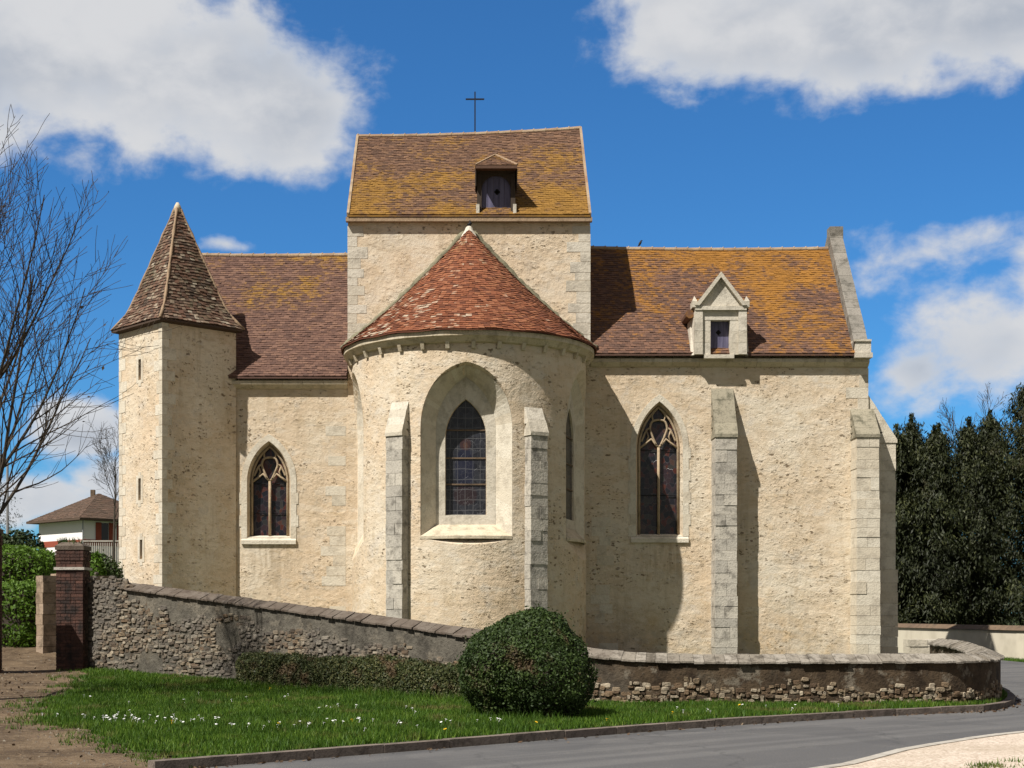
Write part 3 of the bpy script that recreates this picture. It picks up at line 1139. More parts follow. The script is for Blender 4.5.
for deg, du, d1 in AWIN:
    F = apse_face(deg)
    ds = .25
    gd = .2 if deg == 0 else .05
    w = empty('window', (0, 0, 0), None, None)
    w.parent = church
    w['label'] = {0: 'narrow pointed window with blue stained glass at the middle of the apse',
                  74: 'narrow pointed window in shade on the side of the apse',
                  -82: 'pointed window recess at the sunlit edge of the apse'}[deg]
    mb = MB()
    mb.face(F.poly(arch(A_GL[0], *A_GL[1:], n=16, u0=du), d1 + gd))
    mb.build('glass', 'stained_glass', w)
    # dressed stone lining of the splay, courses with their own tones
    mb = MB()
    nseg = 16

    def onface(P, off=.006):
        """where a splay outline meets the round wall"""
        return P
    Pi = arch(A_IN[0] + .0, *A_IN[1:], n=nseg, u0=du)
    mbq = MB()
    for i in range(len(Pi) - 1):
        m = max(1, int(abs(Pi[i][1] - Pi[i + 1][1]) / .36))
        t = rng.random()
        for k in range(m):
            if m > 1 or i % 3 == 0:
                t = rng.random()
            quad = []
            for f in (k / m, (k + 1) / m):
                ui = Pi[i][0] + (Pi[i + 1][0] - Pi[i][0]) * f - du
                zi = Pi[i][1] + (Pi[i + 1][1] - Pi[i][1]) * f
                row = []
                # walk outwards along the splay until the round face is reached
                Po = arch(A_OUT[0], *A_OUT[1:], n=nseg, u0=0)
                uo = Po[i][0] + (Po[i + 1][0] - Po[i][0]) * f
                zo = Po[i][1] + (Po[i + 1][1] - Po[i][1]) * f
                best = 0
                for s_ in range(0, 121):
                    g = s_ / 100
                    u = ui + (uo - ui) * g + du
                    d = d1 + (ds - d1) * g
                    if math.hypot(u, AR - d) >= AR + .004:
                        break
                    best = g
                for g in (0, best):
                    u = ui + (uo - ui) * g
                    z = zi + (zo - zi) * g
                    d = d1 + (ds - d1) * g
                    sh = .985
                    row.append(F(u * sh + du, z - (.012 if z > 6.9 else 0), d))
                quad.append(row)
            mbq.face([quad[0][0], quad[1][0], quad[1][1], quad[0][1]], t)
    mbq.build('splay', 'ashlar', w)
    # flat inner frame between the splay and the glass
    mbf = MB()
    Pg = arch(A_GL[0], *A_GL[1:], n=nseg, u0=du)
    Po = arch(A_IN[0] * .985, A_IN[1], A_IN[2], A_IN[3] - .012, n=nseg, u0=du)
    for i in range(len(Pg) - 1):
        m = max(1, int(abs(Pg[i][1] - Pg[i + 1][1]) / .36))
        t = rng.random()
        for k in range(m):
            if m > 1 or i % 3 == 0:
                t = rng.random()
            q = []
            for f in (k / m, (k + 1) / m):
                for P in (Pg, Po):
                    q.append((P[i][0] + (P[i + 1][0] - P[i][0]) * f, P[i][1] + (P[i + 1][1] - P[i][1]) * f))
            mbf.face([F(*q[0], d1 - .008), F(*q[1], d1 - .008), F(*q[3], d1 - .008), F(*q[2], d1 - .008)], t)
            mbf.face([F(*q[0], d1 - .008), F(*q[2], d1 - .008), F(*q[2], d1 + .2), F(*q[0], d1 + .2)], t)
    # panel below the glass
    mbf.face([F(-A_IN[0] * .985 + du, A_IN[1], d1 - .008), F(A_IN[0] * .985 + du, A_IN[1], d1 - .008), F(A_GL[0] + du, A_GL[1], d1 - .008), F(-A_GL[0] + du, A_GL[1], d1 - .008)], .3)
    mbf.face([F(-A_GL[0] + du, A_GL[1] + .004, d1 - .008), F(A_GL[0] + du, A_GL[1] + .004, d1 - .008), F(A_GL[0] + du, A_GL[1] + .03, d1 + .2), F(-A_GL[0] + du, A_GL[1] + .03, d1 + .2)], .2)
    mbf.build('frame', 'pale_stone', w)
    # sloping sill running out to the face
    mbs = MB()
    n = 10
    for i in range(n):
        a0, a1 = -1 + 2 * i / n, -1 + 2 * (i + 1) / n
        q = []
        for a_ in (a0, a1):
            uo = a_ * A_OUT[0] + du
            do = AR - math.sqrt(AR * AR - uo * uo)
            q.append((F(a_ * A_IN[0] + du, A_IN[1] + .012, d1), F(uo, A_OUT[1] + .05, do - .014), F(uo, A_OUT[1] - .03, do - .014), F(uo, A_OUT[1] - .04, do + .02)))
        for k in range(3):
            mbs.face([q[0][k], q[1][k], q[1][k + 1], q[0][k + 1]], .2 + .2 * (i % 2))
    if deg > -80:
        mbs.build('sill', 'mortar', w)
    for zz in (6.85, 6.05, 5.3):
        mb = MB()
        F.box(mb, -A_GL[0] + du, A_GL[0] + du, zz - .02, zz + .02, d1 + gd - .03, d1 + gd - .01)
        mb.build('saddle_bar', 'brown_eave', w)

# apse cornice and corbels
prof = [(AR - .05, 9.17), (AR + .10, 9.21), (AR + .20, 9.33), (AR + .25, 9.36), (AR + .25, 9.50), (AR - .3, 9.52)]
mb = MB()
outl = [apse_outline(r, 46.0, 100) for r, z in prof]
for k in range(len(prof) - 1):
    t = .4
    for i in range(len(outl[0]) - 1):
        if i % 5 == 0:
            t = rng.random()
        mb.face([(*outl[k][i], prof[k][1]), (*outl[k][i + 1], prof[k][1]), (*outl[k + 1][i + 1], prof[k + 1][1]), (*outl[k + 1][i], prof[k + 1][1])], t)
cornice = mb.build('cornice', 'mortar', church)
for k in range(-7, 8):
    F = apse_face(k * 11.6 + 2)
    mb = MB()
    w_ = .055
    mb.hexa([F(-w_, 9.03, .02), F(w_, 9.03, .02), F(w_, 9.03, -.07), F(-w_, 9.03, -.07),
             F(-w_, 9.22, .02), F(w_, 9.22, .02), F(w_, 9.22, -.14), F(-w_, 9.22, -.14)], rng.random())
    mb.build('corbel', 'mortar', cornice)


# --- buttresses
def buttress(F, w, p, zb, zlip, ztop, mat='grey_stone', cap='mossy_stone', steps=(), label=None, course=.33, lip=.035):
    mb = MB()
    F.box(mb, -w / 2 + .02, w / 2 - .02, zb, zlip - .02, -p + .02, .15, .2)
    z = zb
    k = 0
    while z < zlip - .01:
        h = min(course * rng.uniform(.8, 1.25), zlip - z)
        if zlip - z - h < .12:
            h = zlip - z
        ex = sum(e for zz, e in steps if z < zz)
        cuts = [-1, 1] if k % 2 else [-1, rng.uniform(-.3, .3), 1]
        for a, b in zip(cuts, cuts[1:]):
            j = rng.uniform(-.016, .012)
            js, je = rng.uniform(-.008, .012), rng.uniform(-.012, .008)
            F.box(mb, a * (w / 2 + ex * .3) + .004 + js * (a == -1), b * (w / 2 + ex * .3) - .004 + je * (b == 1), z + .004, z + h - .004, -p - ex + j, .12, rng.random())
        z += h
        k += 1
    o = mb.build('buttress', mat, church)
    if label:
        o['label'] = label
    mb = MB()
    pl = p + lip
    w2 = w / 2 + .004
    m = 4 if ztop - zlip > .9 else 2
    for i in range(m):
        f0, f1 = i / m, (i + 1) / m
        za, zb_ = zlip + .10 + (ztop - zlip - .1) * f0, zlip + .10 + (ztop - zlip - .1) * f1
        da, db = -pl * (1 - f0), -pl * (1 - f1)
        e = rng.uniform(0, .012)
        lo = zlip if i == 0 else za - .12
        mb.hexa([F(-w2 - e, lo, da - e), F(w2 + e, lo, da - e), F(w2 + e, lo, .1), F(-w2 - e, lo, .1),
                 F(-w2 - e, za, da - e), F(w2 + e, za, da - e), F(w2 + e, zb_ - .01, db - .02 * (i < m - 1)), F(-w2 - e, zb_ - .01, db - .02 * (i < m - 1))], rng.random())
        mb.hexa([F(-w2 - e, za, .02), F(w2 + e, za, .02), F(w2 + e, za, .1), F(-w2 - e, za, .1),
                 F(-w2 - e, zb_, .02), F(w2 + e, zb_, .02), F(w2 + e, zb_, .1), F(-w2 - e, zb_, .1)], rng.random())
    mb.build('weathering', cap, o)
    return o


for deg, ztop in ((-33.5, 7.62), (31.0, 7.45)):
    buttress(apse_face(deg), .58, .30, -.4, 6.62, ztop, 'grey_stone', 'pale_stone',
             label='slim buttress on the sunny side of the apse' if deg < 0 else 'slim buttress on the shaded side of the apse', lip=.02)
buttress(Face((7.84, FY), (0, -1)), .67, .74, -.4, 6.98, 8.58, 'grey_stone', 'mossy_stone', ((2.1, .03),), 'tall buttress in the middle of the long wall')
buttress(Face((12.17, FY), (0, -1)), .70, .70, -.4, 6.98, 7.95, 'ashlar', 'mossy_stone', ((2.2, .03), (5.0, .03)), 'corner buttress facing the road')
buttress(Face((12.36, 46.42), (1, 0)), .70, .88, -.4, 6.9, 8.42, 'ashlar', 'ashlar', ((2.6, .06),), 'corner buttress turned along the end wall')

# --- turret: a square stair tower set corner to the road
TX, TY, TR = -9.03, 46.0, 1.83
TROT = rad(-3.0)


def tcorner(k, r):
    t = TROT + k * math.pi / 2        # 0 front, 1 right, 2 back, 3 left
    return (TX + r * math.sin(t), TY - r * math.cos(t))


TC = [tcorner(k, TR) for k in range(4)]
solid = MB()
solid.prism([(*tcorner(k, TR), -.4) for k in range(4)], (0, 0, 10.95))
mid = ((TC[3][0] + TC[0][0]) / 2, (TC[3][1] + TC[0][1]) / 2)
tn = Vector((mid[0] - TX, mid[1] - TY))
TF = Face(mid, tn)
SLITS = [(-.02, 9.02, .62), (-.03, 5.38, .66), (.06, 3.55, .58)]
cutm = MB()
for u, z, h in SLITS:
    TF.box(cutm, u - .075, u + .075, z - h / 2, z + h / 2, -.1, .4)
turret = carve('turret_wall', solid, [cutm], 'plaster', church)
for u, z, h in SLITS:
    mb = MB()
    TF.box(mb, u - .2, u - .08, z - h / 2 - .1, z + h / 2 + .1, -.012, .06, .3)
    TF.box(mb, u + .08, u + .2, z - h / 2 - .1, z + h / 2 + .1, -.012, .06, .8)
    TF.box(mb, u - .08, u + .08, z + h / 2 + .005, z + h / 2 + .2, -.012, .06, .6)
    TF.box(mb, u - .08, u + .08, z - h / 2 - .2, z - h / 2 - .005, -.012, .06, .5)
    s_ = mb.build('slit_window', 'ashlar', church)
    mb = MB()
    TF.box(mb, u - .074, u + .074, z - h / 2 + .002, z + h / 2 - .002, .3, .36)
    mb.build('shade_panel', 'dark_hollow', s_)  # dark panel stands in for the shade inside the slit


def quoins(corner, d1, d2, z0, z1, parent, mat='ashlar', proud=.01, h=.31, la=.5, lb=.26, skip=0.):
    """dressed corner stones; d1 and d2 run along the two walls away from the corner"""
    mb = MB()
    c = Vector((corner[0], corner[1], 0))
    d1 = Vector((*d1, 0)).normalized()
    d2 = Vector((*d2, 0)).normalized()
    n1 = -(d2 - d1 * d2.dot(d1)).normalized()      # outward from wall 1
    n2 = -(d1 - d2 * d1.dot(d2)).normalized()
    z = z0
    k = 0
    while z < z1 - .1:
        hh = min(h * rng.uniform(.8, 1.25), z1 - z)
        l1, l2 = ((la, lb) if k % 2 else (lb, la))
        l1 *= rng.uniform(.75, 1.2)
        l2 *= rng.uniform(.75, 1.2)
        t = rng.random()
        if rng.random() < skip:
            z += hh
            k += 1
            continue
        e = proud + rng.uniform(0, .006)
        g = .006
        oc = c + n1 * e + n2 * e
        o1 = c + d1 * l1 + n1 * e
        o2 = c + d2 * l2 + n2 * e
        i1 = c + d1 * l1 - n1 * .03
        i2 = c + d2 * l2 - n2 * .03
        for a, b, ii in ((oc, o1, i1), (o2, oc, i2)):
            mb.face([(a.x, a.y, z + g), (b.x, b.y, z + g), (b.x, b.y, z + hh - g), (a.x, a.y, z + hh - g)], t)
        mb.face([(o1.x, o1.y, z + g), (i1.x, i1.y, z + g), (i1.x, i1.y, z + hh - g), (o1.x, o1.y, z + hh - g)], t)
        mb.face([(o2.x, o2.y, z + g), (i2.x, i2.y, z + g), (i2.x, i2.y, z + hh - g), (o2.x, o2.y, z + hh - g)], t)
        for zz in (z + g, z + hh - g):
            mb.face([(oc.x, oc.y, zz), (o1.x, o1.y, zz), (i1.x, i1.y, zz), (i2.x, i2.y, zz), (o2.x, o2.y, zz)], t)
        z += hh
        k += 1
    return mb.build('quoins', mat, parent)


def unit(a, b):
    return ((b[0] - a[0]), (b[1] - a[1]))


quoins(TC[0], unit(TC[0], TC[3]), unit(TC[0], TC[1]), .2, 10.4, turret, 'ashlar', .006, la=.42, lb=.2)
quoins(TC[3], unit(TC[3], TC[2]), unit(TC[3], TC[0]), .2, 10.4, turret, 'ashlar', .006, la=.4, lb=.2)


# ------------------------------------------------------------------ tiled roofs
def tiles(mb, S, rows, tw=.165, lift=.022, over=1.35, jit=.25):
    def nrm(u, v):
        e = .004
        a = S(min(1, u + e), v) - S(max(0, u - e), v)
        b = S(u, min(1, v + e)) - S(u, max(0, v - e))
        n = a.cross(b)
        return n.normalized() if n.length > 1e-12 else Vector((0, 0, 1))
    for r in range(rows):
        v0 = r / rows
        v1 = min(1, (r + over) / rows)
        L = sum((S((i + 1) / 12, v0) - S(i / 12, v0)).length for i in range(12))
        n = max(2, int(L / tw))
        o = .5 / n * (r % 2) + rng.uniform(-.1, .1) / n
        for c in range(-1, n + 1):
            u0, u1 = max(0, c / n + o), min(1, (c + 1) / n + o)
            if u1 - u0 < .15 / n:
                continue
            g = .012 / n
            ua, ub = u0 + g, u1 - g
            dv = rng.uniform(-jit, jit) * .35 / rows
            if rng.random() < .018:
                dv -= .55 / rows
            va = max(0, v0 + dv) if r else v0
            N0 = nrm((ua + ub) / 2, min(.995, v0))
            l0 = lift * (1 + rng.uniform(-.3, .45))
            tw_ = rng.uniform(-.008, .008) * (2.2 if rng.random() < .05 else 1)
            a, b = S(ua, va) + N0 * (l0 + tw_), S(ub, va) + N0 * (l0 - tw_)
            c_, d_ = S(ub, v1) + N0 * .004, S(ua, v1) + N0 * .004
            t = rng.random()
            mb.face([a, b, c_, d_], t)
            mb.face([S(ua, va) + N0 * .0, S(ub, va) + N0 * .0, b, a], t * .6)


def ridge(S, n, r, parent, mat='ridge_clay', seg=.38):
    """half round ridge tiles bedded in mortar along S(0..1)"""
    mb = MB()
    L = (Vector(S(1)) - Vector(S(0))).length
    n = max(2, int(L / seg))
    for i in range(n):
        a, b = Vector(S(i / n)), Vector(S((i + 1) / n))
        t = rng.random() * .8
        ab = b - a
        mb.tube([a, b - ab * .02], [r * rng.uniform(.92, 1.0), r * rng.uniform(1.0, 1.1)], 8, t)
        j = a + Vector((0, 0, r * .62))
        mb.tube([j - ab * .09, j + ab * .02, j + ab * .11], [r * .34, r * .75, r * .36], 6, .0)
    return mb.build('ridge_tiles', mat, parent)


def slope_roof(name, x0, x1, ye, ze, yr, zr0, zr1, mat, rows, sag=0., label=None):
    """front slope in separate tiles, plain deck and back slope below"""
    mb = MB()

    def zr(u):
        return zr0 + (zr1 - zr0) * u - sag * 4 * u * (1 - u)

    def S(u, v):
        x = x0 + (x1 - x0) * u
        y = ye + (yr - ye) * v
        wob = .018 * math.sin(x * 2.3 + v * 5) + .014 * math.sin(x * .9 - v * 9)
        return Vector((x, y, ze + (zr(u) - ze) * v + wob * math.sin(math.pi * min(1, max(0, v)))))
    tiles(mb, S, rows)
    n = 24
    for i in range(n):
        u0, u1 = i / n, (i + 1) / n
        for k in range(10):
            v0, v1 = k / 10, (k + 1) / 10
            mb.face([S(u0, v0) - V3(0, 0, .015), S(u1, v0) - V3(0, 0, .015), S(u1, v1) - V3(0, 0, .015), S(u0, v1) - V3(0, 0, .015)], .3)
            q = [S(u0, v0), S(u1, v0), S(u1, v1), S(u0, v1)]
            mb.face([(p.x, 2 * yr - p.y, p.z) for p in q], .4)
    # thickness at the eave and the verges
    for u0, u1 in [(i / n, (i + 1) / n) for i in range(n)]:
        a, b = S(u0, 0), S(u1, 0)
        mb.face([a - V3(0, 0, .07), b - V3(0, 0, .07), b, a], .1)
        mb.face([a - V3(0, 0, .07), b - V3(0, 0, .07), b + V3(0, .5, .35), a + V3(0, .5, .35)], .1)
    for u in (0, 1):
        for k in range(10):
            a, b = S(u, k / 10), S(u, (k + 1) / 10)
            mb.face([a - V3(0, 0, .1), b - V3(0, 0, .1), b + V3(0, 0, .01), a + V3(0, 0, .01)], .2)
    o = mb.build(name, mat, church)
    if label:
        o['label'] = label
    ridge(lambda u: S(u, 1) + V3(0, 0, -.02), 0, .09, o)
    return o, S


roof_r, SR = slope_roof('nave_roof', 3.76, 12.06, 45.70, 9.61, RIDGE_Y, 13.84, 13.81, 'tile_right', 50, .05, 'steep tiled roof thick with orange lichen')
roof_l, SL = slope_roof('nave_roof', -10.3, -3.76, 45.72, 8.91, RIDGE_Y, 13.63, 13.61, 'tile_left', 56, .045, 'steep purple brown tiled roof beside the turret')
roof_b, SB = slope_roof('belfry_roof', -3.72, 3.74, 45.76, 13.90, RIDGE_Y, 17.57, 17.84, 'tile_belfry', 46, .07)

# eaves cornices of the two naves and the belfry
for (x0, x1, z1, yy) in ((3.75, 12.36, 9.44, FY), (-7.35, -3.75, 8.76, FY)):
    mb = MB()
    x = x0
    while x < x1:
        x2 = min(x1, x + rng.uniform(.6, 1.0))
        if x1 - x2 < .3:
            x2 = x1
        mb.hexa([(x + .004, yy - .05, z1 - .2), (x2 - .004, yy - .05, z1 - .2), (x2 - .004, yy + .1, z1 - .2), (x + .004, yy + .1, z1 - .2),
                 (x + .004, yy - .2, z1 - .08), (x2 - .004, yy - .2, z1 - .08), (x2 - .004, yy + .1, z1 - .08), (x + .004, yy + .1, z1 - .08)], rng.random())
        mb.box(x + .004, x2 - .004, yy - .2, yy + .1, z1 - .079, z1 + .03, rng.random())
        x = x2
    mb.build('eaves_cornice', 'mortar', church)

# --- belfry walls
solid = MB()
BX = 3.75
solid.prism([(-BX, FY - .03, -.4), (-BX, 53.4, -.4), (-BX, 53.4, 13.75), (-BX, RIDGE_Y, 17.42), (-BX, FY - .03, 13.75)], (2 * BX, 0, 0))
belfry = carve('belfry_wall', solid, [], 'plaster', church)
quoins((-BX, FY - .03), (0, 1), (1, 0), 9.6, 13.6, belfry, 'pale_stone', .006, .30, .62, .34)
quoins((BX, FY - .03), (-1, 0), (0, 1), 9.6, 13.6, belfry, 'pale_stone', .006, .30, .40, .66)
mb = MB()
mb.box(-BX - .05, BX + .05, FY - .22, FY - .025, 13.70, 13.83, .4)
mb.build('eaves_board', 'ridge_clay', church)
for s in (-1, 1):
    mb = MB()
    n = 12
    x0 = s * 3.74
    for i in range(n):
        v0, v1 = i / n, (i + 1) / n
        u = 0 if s < 0 else 1
        a, b = SB(u, v0), SB(u, v1)
        up, dn = V3(0, -.02, .055), V3(0, .05, -.16)
        e0, e1 = V3(-.05, 0, 0), V3(.03, 0, 0)
        mb.hexa([a + e0 + dn, a + e1 + dn, b + e1 + dn, b + e0 + dn, a + e0 + up, a + e1 + up, b + e1 + up, b + e0 + up], rng.random())
    mb.build('verge', 'ridge_clay', roof_b)

# iron cross on the belfry ridge
mb = MB()
zc = 17.6
mb.box(.18, .222, 49.68, 49.722, zc - .1, 19.06)
mb.box(-.11, .179, 49.682, 49.72, 18.79, 18.835)
mb.box(.223, .51, 49.682, 49.72, 18.79, 18.835)
mb.build('roof_cross', 'iron', church)

# --- apse roof, half a cone against the belfry
RE = 3.86
ZA0, ZA1 = 9.53, 13.32


def SA(u, v):
    s = .9 / (2 * .9 + math.pi * RE)
    if u < s:
        e = Vector((-RE, 46.0 - .9 * u / s, 0))
        t = Vector((0, e.y, 0))
    elif u > 1 - s:
        e = Vector((RE, 46.0 - .9 * (1 - u) / s, 0))
        t = Vector((0, e.y, 0))
    else:
        a = math.pi * (1 - (u - s) / (1 - 2 * s))
        e = Vector((RE * math.cos(a), AY - RE * math.sin(a), 0))
        t = Vector((0, AY, 0))
    t = t.lerp(Vector((0, 45.5, 0)), .6)
    p = e.lerp(t, v)
    p.z = ZA0 + (ZA1 - ZA0) * (v - .045 * math.sin(math.pi * v)) + .015 * math.sin(u * 60 + v * 7) * (1 - v)
    return p


mb = MB()
tiles(mb, SA, 48, .17, .024)
n = 72
for i in range(n):
    for k in range(10):
        u0, u1, v0, v1 = i / n, (i + 1) / n, k / 10, (k + 1) / 10
        dz = V3(0, 0, -.02)
        mb.face([SA(u0, v0) + dz, SA(u1, v0) + dz, SA(u1, v1) + dz, SA(u0, v1) + dz], .3)
    a, b = SA(i / n, 0), SA((i + 1) / n, 0)
    mb.face([a - V3(0, 0, .035), b - V3(0, 0, .035), b, a], .0)
apse_roof = mb.build('apse_roof', 'tile_apse', church)
apse_roof['label'] = 'red half cone tiled roof patched with pale lichen'
mb = MB()
ctr = Vector((0, 45.62, 0))
rings = [(.30, 13.06), (.24, 13.2), (.14, 13.36), (.10, 13.46), (.05, 13.5)]
mb2 = [[(ctr.x + r * math.cos(k / 12 * 2 * math.pi), ctr.y + r * math.sin(k / 12 * 2 * math.pi), z) for k in range(12)] for r, z in rings]
for A, B in zip(mb2, mb2[1:]):
    for k in range(12):
        mb.face([A[k], A[(k + 1) % 12], B[(k + 1) % 12], B[k]], .2)
mb.face(mb2[-1], .2)
mb.build('mortar_cap', 'pale_stone', apse_roof)
mb = MB()
mb.tube([(0, 45.62, 13.48), (0, 45.62, 13.55), (.05, 45.62, 13.6), (.02, 45.62, 13.68)], [.035, .06, .05, .015], 7)
mb.build('finial', 'iron', apse_roof)
for s in (-1, 1):
    mb = MB()
    pts, rr = [], []
    for i in range(40):
        f = i / 39
        q = SA(0 if s < 0 else 1, f * .97)
        pts.append((q.x * (1 - .0) + s * .02 + rng.uniform(-.02, .02), 45.9, q.z + .19 + rng.uniform(-.02, .03)))
        rr.append(rng.uniform(.13, .20) * (1 - .45 * f))
    mb.tube(pts, rr, 7)
    mb.build('mortar_fillet', 'moss_fillet', apse_roof, smooth=True)

# --- turret roof, a pyramid with a flared foot
PZ0, PZ1, PR = 10.36, 14.30, 2.08


def tprof(v):
    """share of the half diagonal left at height v"""
    return max(.0, 1 - v) * .86 + .14 * max(0, 1 - v / .22) ** 2 if v < .22 else (1 - v) * .86


def tp(k, v):
    r = PR * tprof(v)
    t = TROT + k * math.pi / 2
    sh = .03 + .02 * v
    return Vector((TX + r * math.sin(t), TY - r * math.cos(t), PZ0 + (PZ1 - PZ0) * v))


mb = MB()
for k in range(4):
    def ST(u, v, k=k):
        p = tp(k, v).lerp(tp(k + 1, v), u)
        p.z += .03 * math.sin(math.pi * u) * (1 - v) + .012 * math.sin(u * 11 + v * 14) * (1 - v)
        return p
    tiles(mb, ST, 40 if k in (0, 3) else 20, .15, .03, jit=.5)
    m = 14
    for i in range(m):
        v0, v1 = i / m, (i + 1) / m
        dz = V3(0, 0, -.03)
        mb.face([tp(k, v0) + dz, tp(k + 1, v0) + dz, tp(k + 1, v1) + dz, tp(k, v1) + dz], .2)
    a, b = tp(k, 0), tp(k + 1, 0)
    ia, ib = tcorner(k, TR - .02), tcorner(k + 1, TR - .02)
    mb.face([a - V3(0, 0, .05), b - V3(0, 0, .05), b, a], .1)
    mb.face([a - V3(0, 0, .05), b - V3(0, 0, .05), (*ib, PZ0 - .1), (*ia, PZ0 - .1)], .1)
troof = mb.build('turret_roof', 'tile_turret', church)
troof['label'] = 'tall pyramid roof of mixed weathered tiles'
for k in range(4):
    mb = MB()
    mb.tube([tp(k, v / 16) + V3(0, 0, .02) for v in range(16)] + [tp(k, .985)], [.042 + .014 * math.sin(v * 2.2) for v in range(17)], 6)
    mb.build('hip_mortar', 'ridge_clay', troof, smooth=True)
mb = MB()
mb.tube([tp(0, 1) - V3(0, 0, .28), tp(0, 1) - V3(0, 0, .1), tp(0, 1) + V3(0, 0, .03)], [.13, .11, .04], 8)
mb.build('mortar_cap', 'mortar', troof, smooth=True)

# --- end gable with its stone parapet
mb = MB()
pa, pb = Vector((11.84, 45.66, 9.98)), Vector((12.02, RIDGE_Y, 14.42))
n = 14
for i in range(n):
    a, b = pa.lerp(pb, i / n), pa.lerp(pb, (i + 1) / n)
    j = rng.uniform(-.006, .006)
    dn = V3(0, .22, -.42)
    e0, e1 = V3(j, 0, 0), V3(.43 + j, 0, 0)
    g = (b - a) * .012
    mb.hexa([a + e0 + dn + g, a + e1 + dn + g, b + e1 + dn - g, b + e0 + dn - g, a + e0 + g, a + e1 + g, b + e1 - g, b + e0 - g], rng.random())
mir = []
for f in list(mb.f):
    mir.append([(mb.v[i][0], 2 * RIDGE_Y - mb.v[i][1], mb.v[i][2]) for i in f])
for q in mir:
    mb.face(q, .5)
mb.box(12.03, 12.47, RIDGE_Y - .22, RIDGE_Y + .22, 14.0, 14.50, .6)
par = mb.build('gable_parapet', 'parapet_stone', church)
mb = MB()
mb.box(11.86, 12.40, 45.6, 46.2, 9.47, 9.62, .7)
mb.box(11.88, 12.36, 45.64, 46.2, 9.625, 9.96, .2)
mb.box(11.84, 12.36, 45.6, 46.2, 9.965, 10.03, .9)
mb.build('kneeler', 'pale_stone', par)
quoins((12.36, FY), (-1, 0), (0, 1), 7.9, 9.2, nave_r, 'ashlar', .008, .3, .6, .35)
# dressed stones showing in the wall beside the apse
def dressed(x0, x1, z0, z1):
    mb = MB()
    mb.box(x0, x1, FY - rng.uniform(.004, .01), FY + .05, z0, z1, rng.random())
    mb.build('dressed_stone', 'ashlar', church)


for i in range(22):
    z = .6 + i * .31
    w_ = rng.uniform(.15, .55)
    if rng.random() < .72:
        dressed(-4.05 - w_, -3.82, z + .005, z + .3)
for i in range(14):
    z = .4 + i * .3
    x = 3.76 + rng.uniform(0, .3)
    if rng.random() < .6:
        dressed(x, x + rng.uniform(.25, .6), z + .005, z + .29)


# --- belfry dormer: hipped hood over a lilac shutter
DX, DZ = .84, 13.93
dorm = empty('dormer', (0, 0, 0), None, None)
dorm.parent = church
dorm['label'] = 'small hooded dormer with a lilac door high on the belfry roof'
mb = MB()
yf = 45.88
for s in (-1, 1):
    x = DX + s * .52
    mb.box(x - .07, x + .07, yf, yf + .14, DZ - .05, DZ + 1.28, .4)
    mb.face([(x + s * .05, yf + .1, DZ - .02), (x + s * .05, yf + 1.5, DZ + 1.4), (x + s * .05, yf + .1, DZ + 1.4)], .3)
    mb.face([(x - s * .03, yf + .1, DZ - .02), (x - s * .03, yf + 1.5, DZ + 1.4), (x - s * .03, yf + .1, DZ + 1.4)], .3)
mb.box(DX - .6, DX + .6, yf - .02, yf + .12, DZ + 1.29, DZ + 1.44, .4)
for s in (-1, 1):
    for i in range(6):
        a0, a1 = math.pi / 2 * i / 6, math.pi / 2 * (i + 1) / 6
        P = [(s * .44 * math.cos(a0), .82 + .40 * math.sin(a0)), (s * .44 * math.cos(a1), .82 + .40 * math.sin(a1)), (s * .46 * math.cos(a1) if i < 5 else 0, 1.30), (s * .46 * math.cos(a0), 1.30)]
        mb.prism([(DX + u, yf + .05, DZ + z) for u, z in P], (0, .06, 0), .4)
mb.build('frame', 'weathered_wood', dorm)
mb = MB()
for i in range(5):
    x0 = DX - .45 + i * .18
    mb.box(x0 + .004, x0 + .176, yf + .14, yf + .2, DZ - .02, DZ + 1.26, rng.random())
dr = mb.build('door', 'lilac_paint', dorm)
mb = MB()
for (u, z) in ((0, .78), (.045, .735), (-.045, .735), (0, .69)):
    mb.prism([(DX + .03 + u + .05 * math.cos(k * math.pi / 4), yf + .132, DZ + z + .05 * math.sin(k * math.pi / 4)) for k in range(8)], (0, .004, 0))
mb.build('peephole', 'dark_hollow', dr)
mb = MB()
for s in (-1, 1):
    mb = MB()
    mb.box(DX + s * .57 - .05, DX + s * .57 + .05, yf - .1, yf + .25, DZ + .0, DZ + .30, .2)
    mb.build('stop_stone', 'pale_stone', dorm)
# hood roof: front hip and two side slopes running back into the main roof
A0 = Vector((DX - .635, yf - .42, DZ + 1.40))
A1 = Vector((DX + .635, yf - .42, DZ + 1.40))
AP = Vector((DX - .02, yf + .32, DZ + 1.92))
AB = Vector((DX - .02, yf + 2.1, DZ + 1.95))
B0 = Vector((DX - .635, yf + 1.5, DZ + 1.42))
B1 = Vector((DX + .635, yf + 1.5, DZ + 1.42))
mb = MB()
tiles(mb, lambda u, v: A0.lerp(A1, u).lerp(AP, v), 8, .15, .02)
tiles(mb, lambda u, v: B0.lerp(A0, u).lerp(AB.lerp(AP, u), v), 8, .16, .02)
tiles(mb, lambda u, v: A1.lerp(B1, u).lerp(AP.lerp(AB, u), v), 8, .16, .02)
dn = V3(0, 0, -.06)
for q in ((A0, A1, AP), (B0, A0, AP, AB), (A1, B1, AB, AP), (A0, A1, B1, B0)):
    mb.face([p + dn for p in q], .2)
for a, b in ((A0, A1), (B0, A0), (A1, B1)):
    mb.face([a + dn * 1.6, b + dn * 1.6, b, a], .1)
hood = mb.build('hood', 'tile_belfry', dorm)
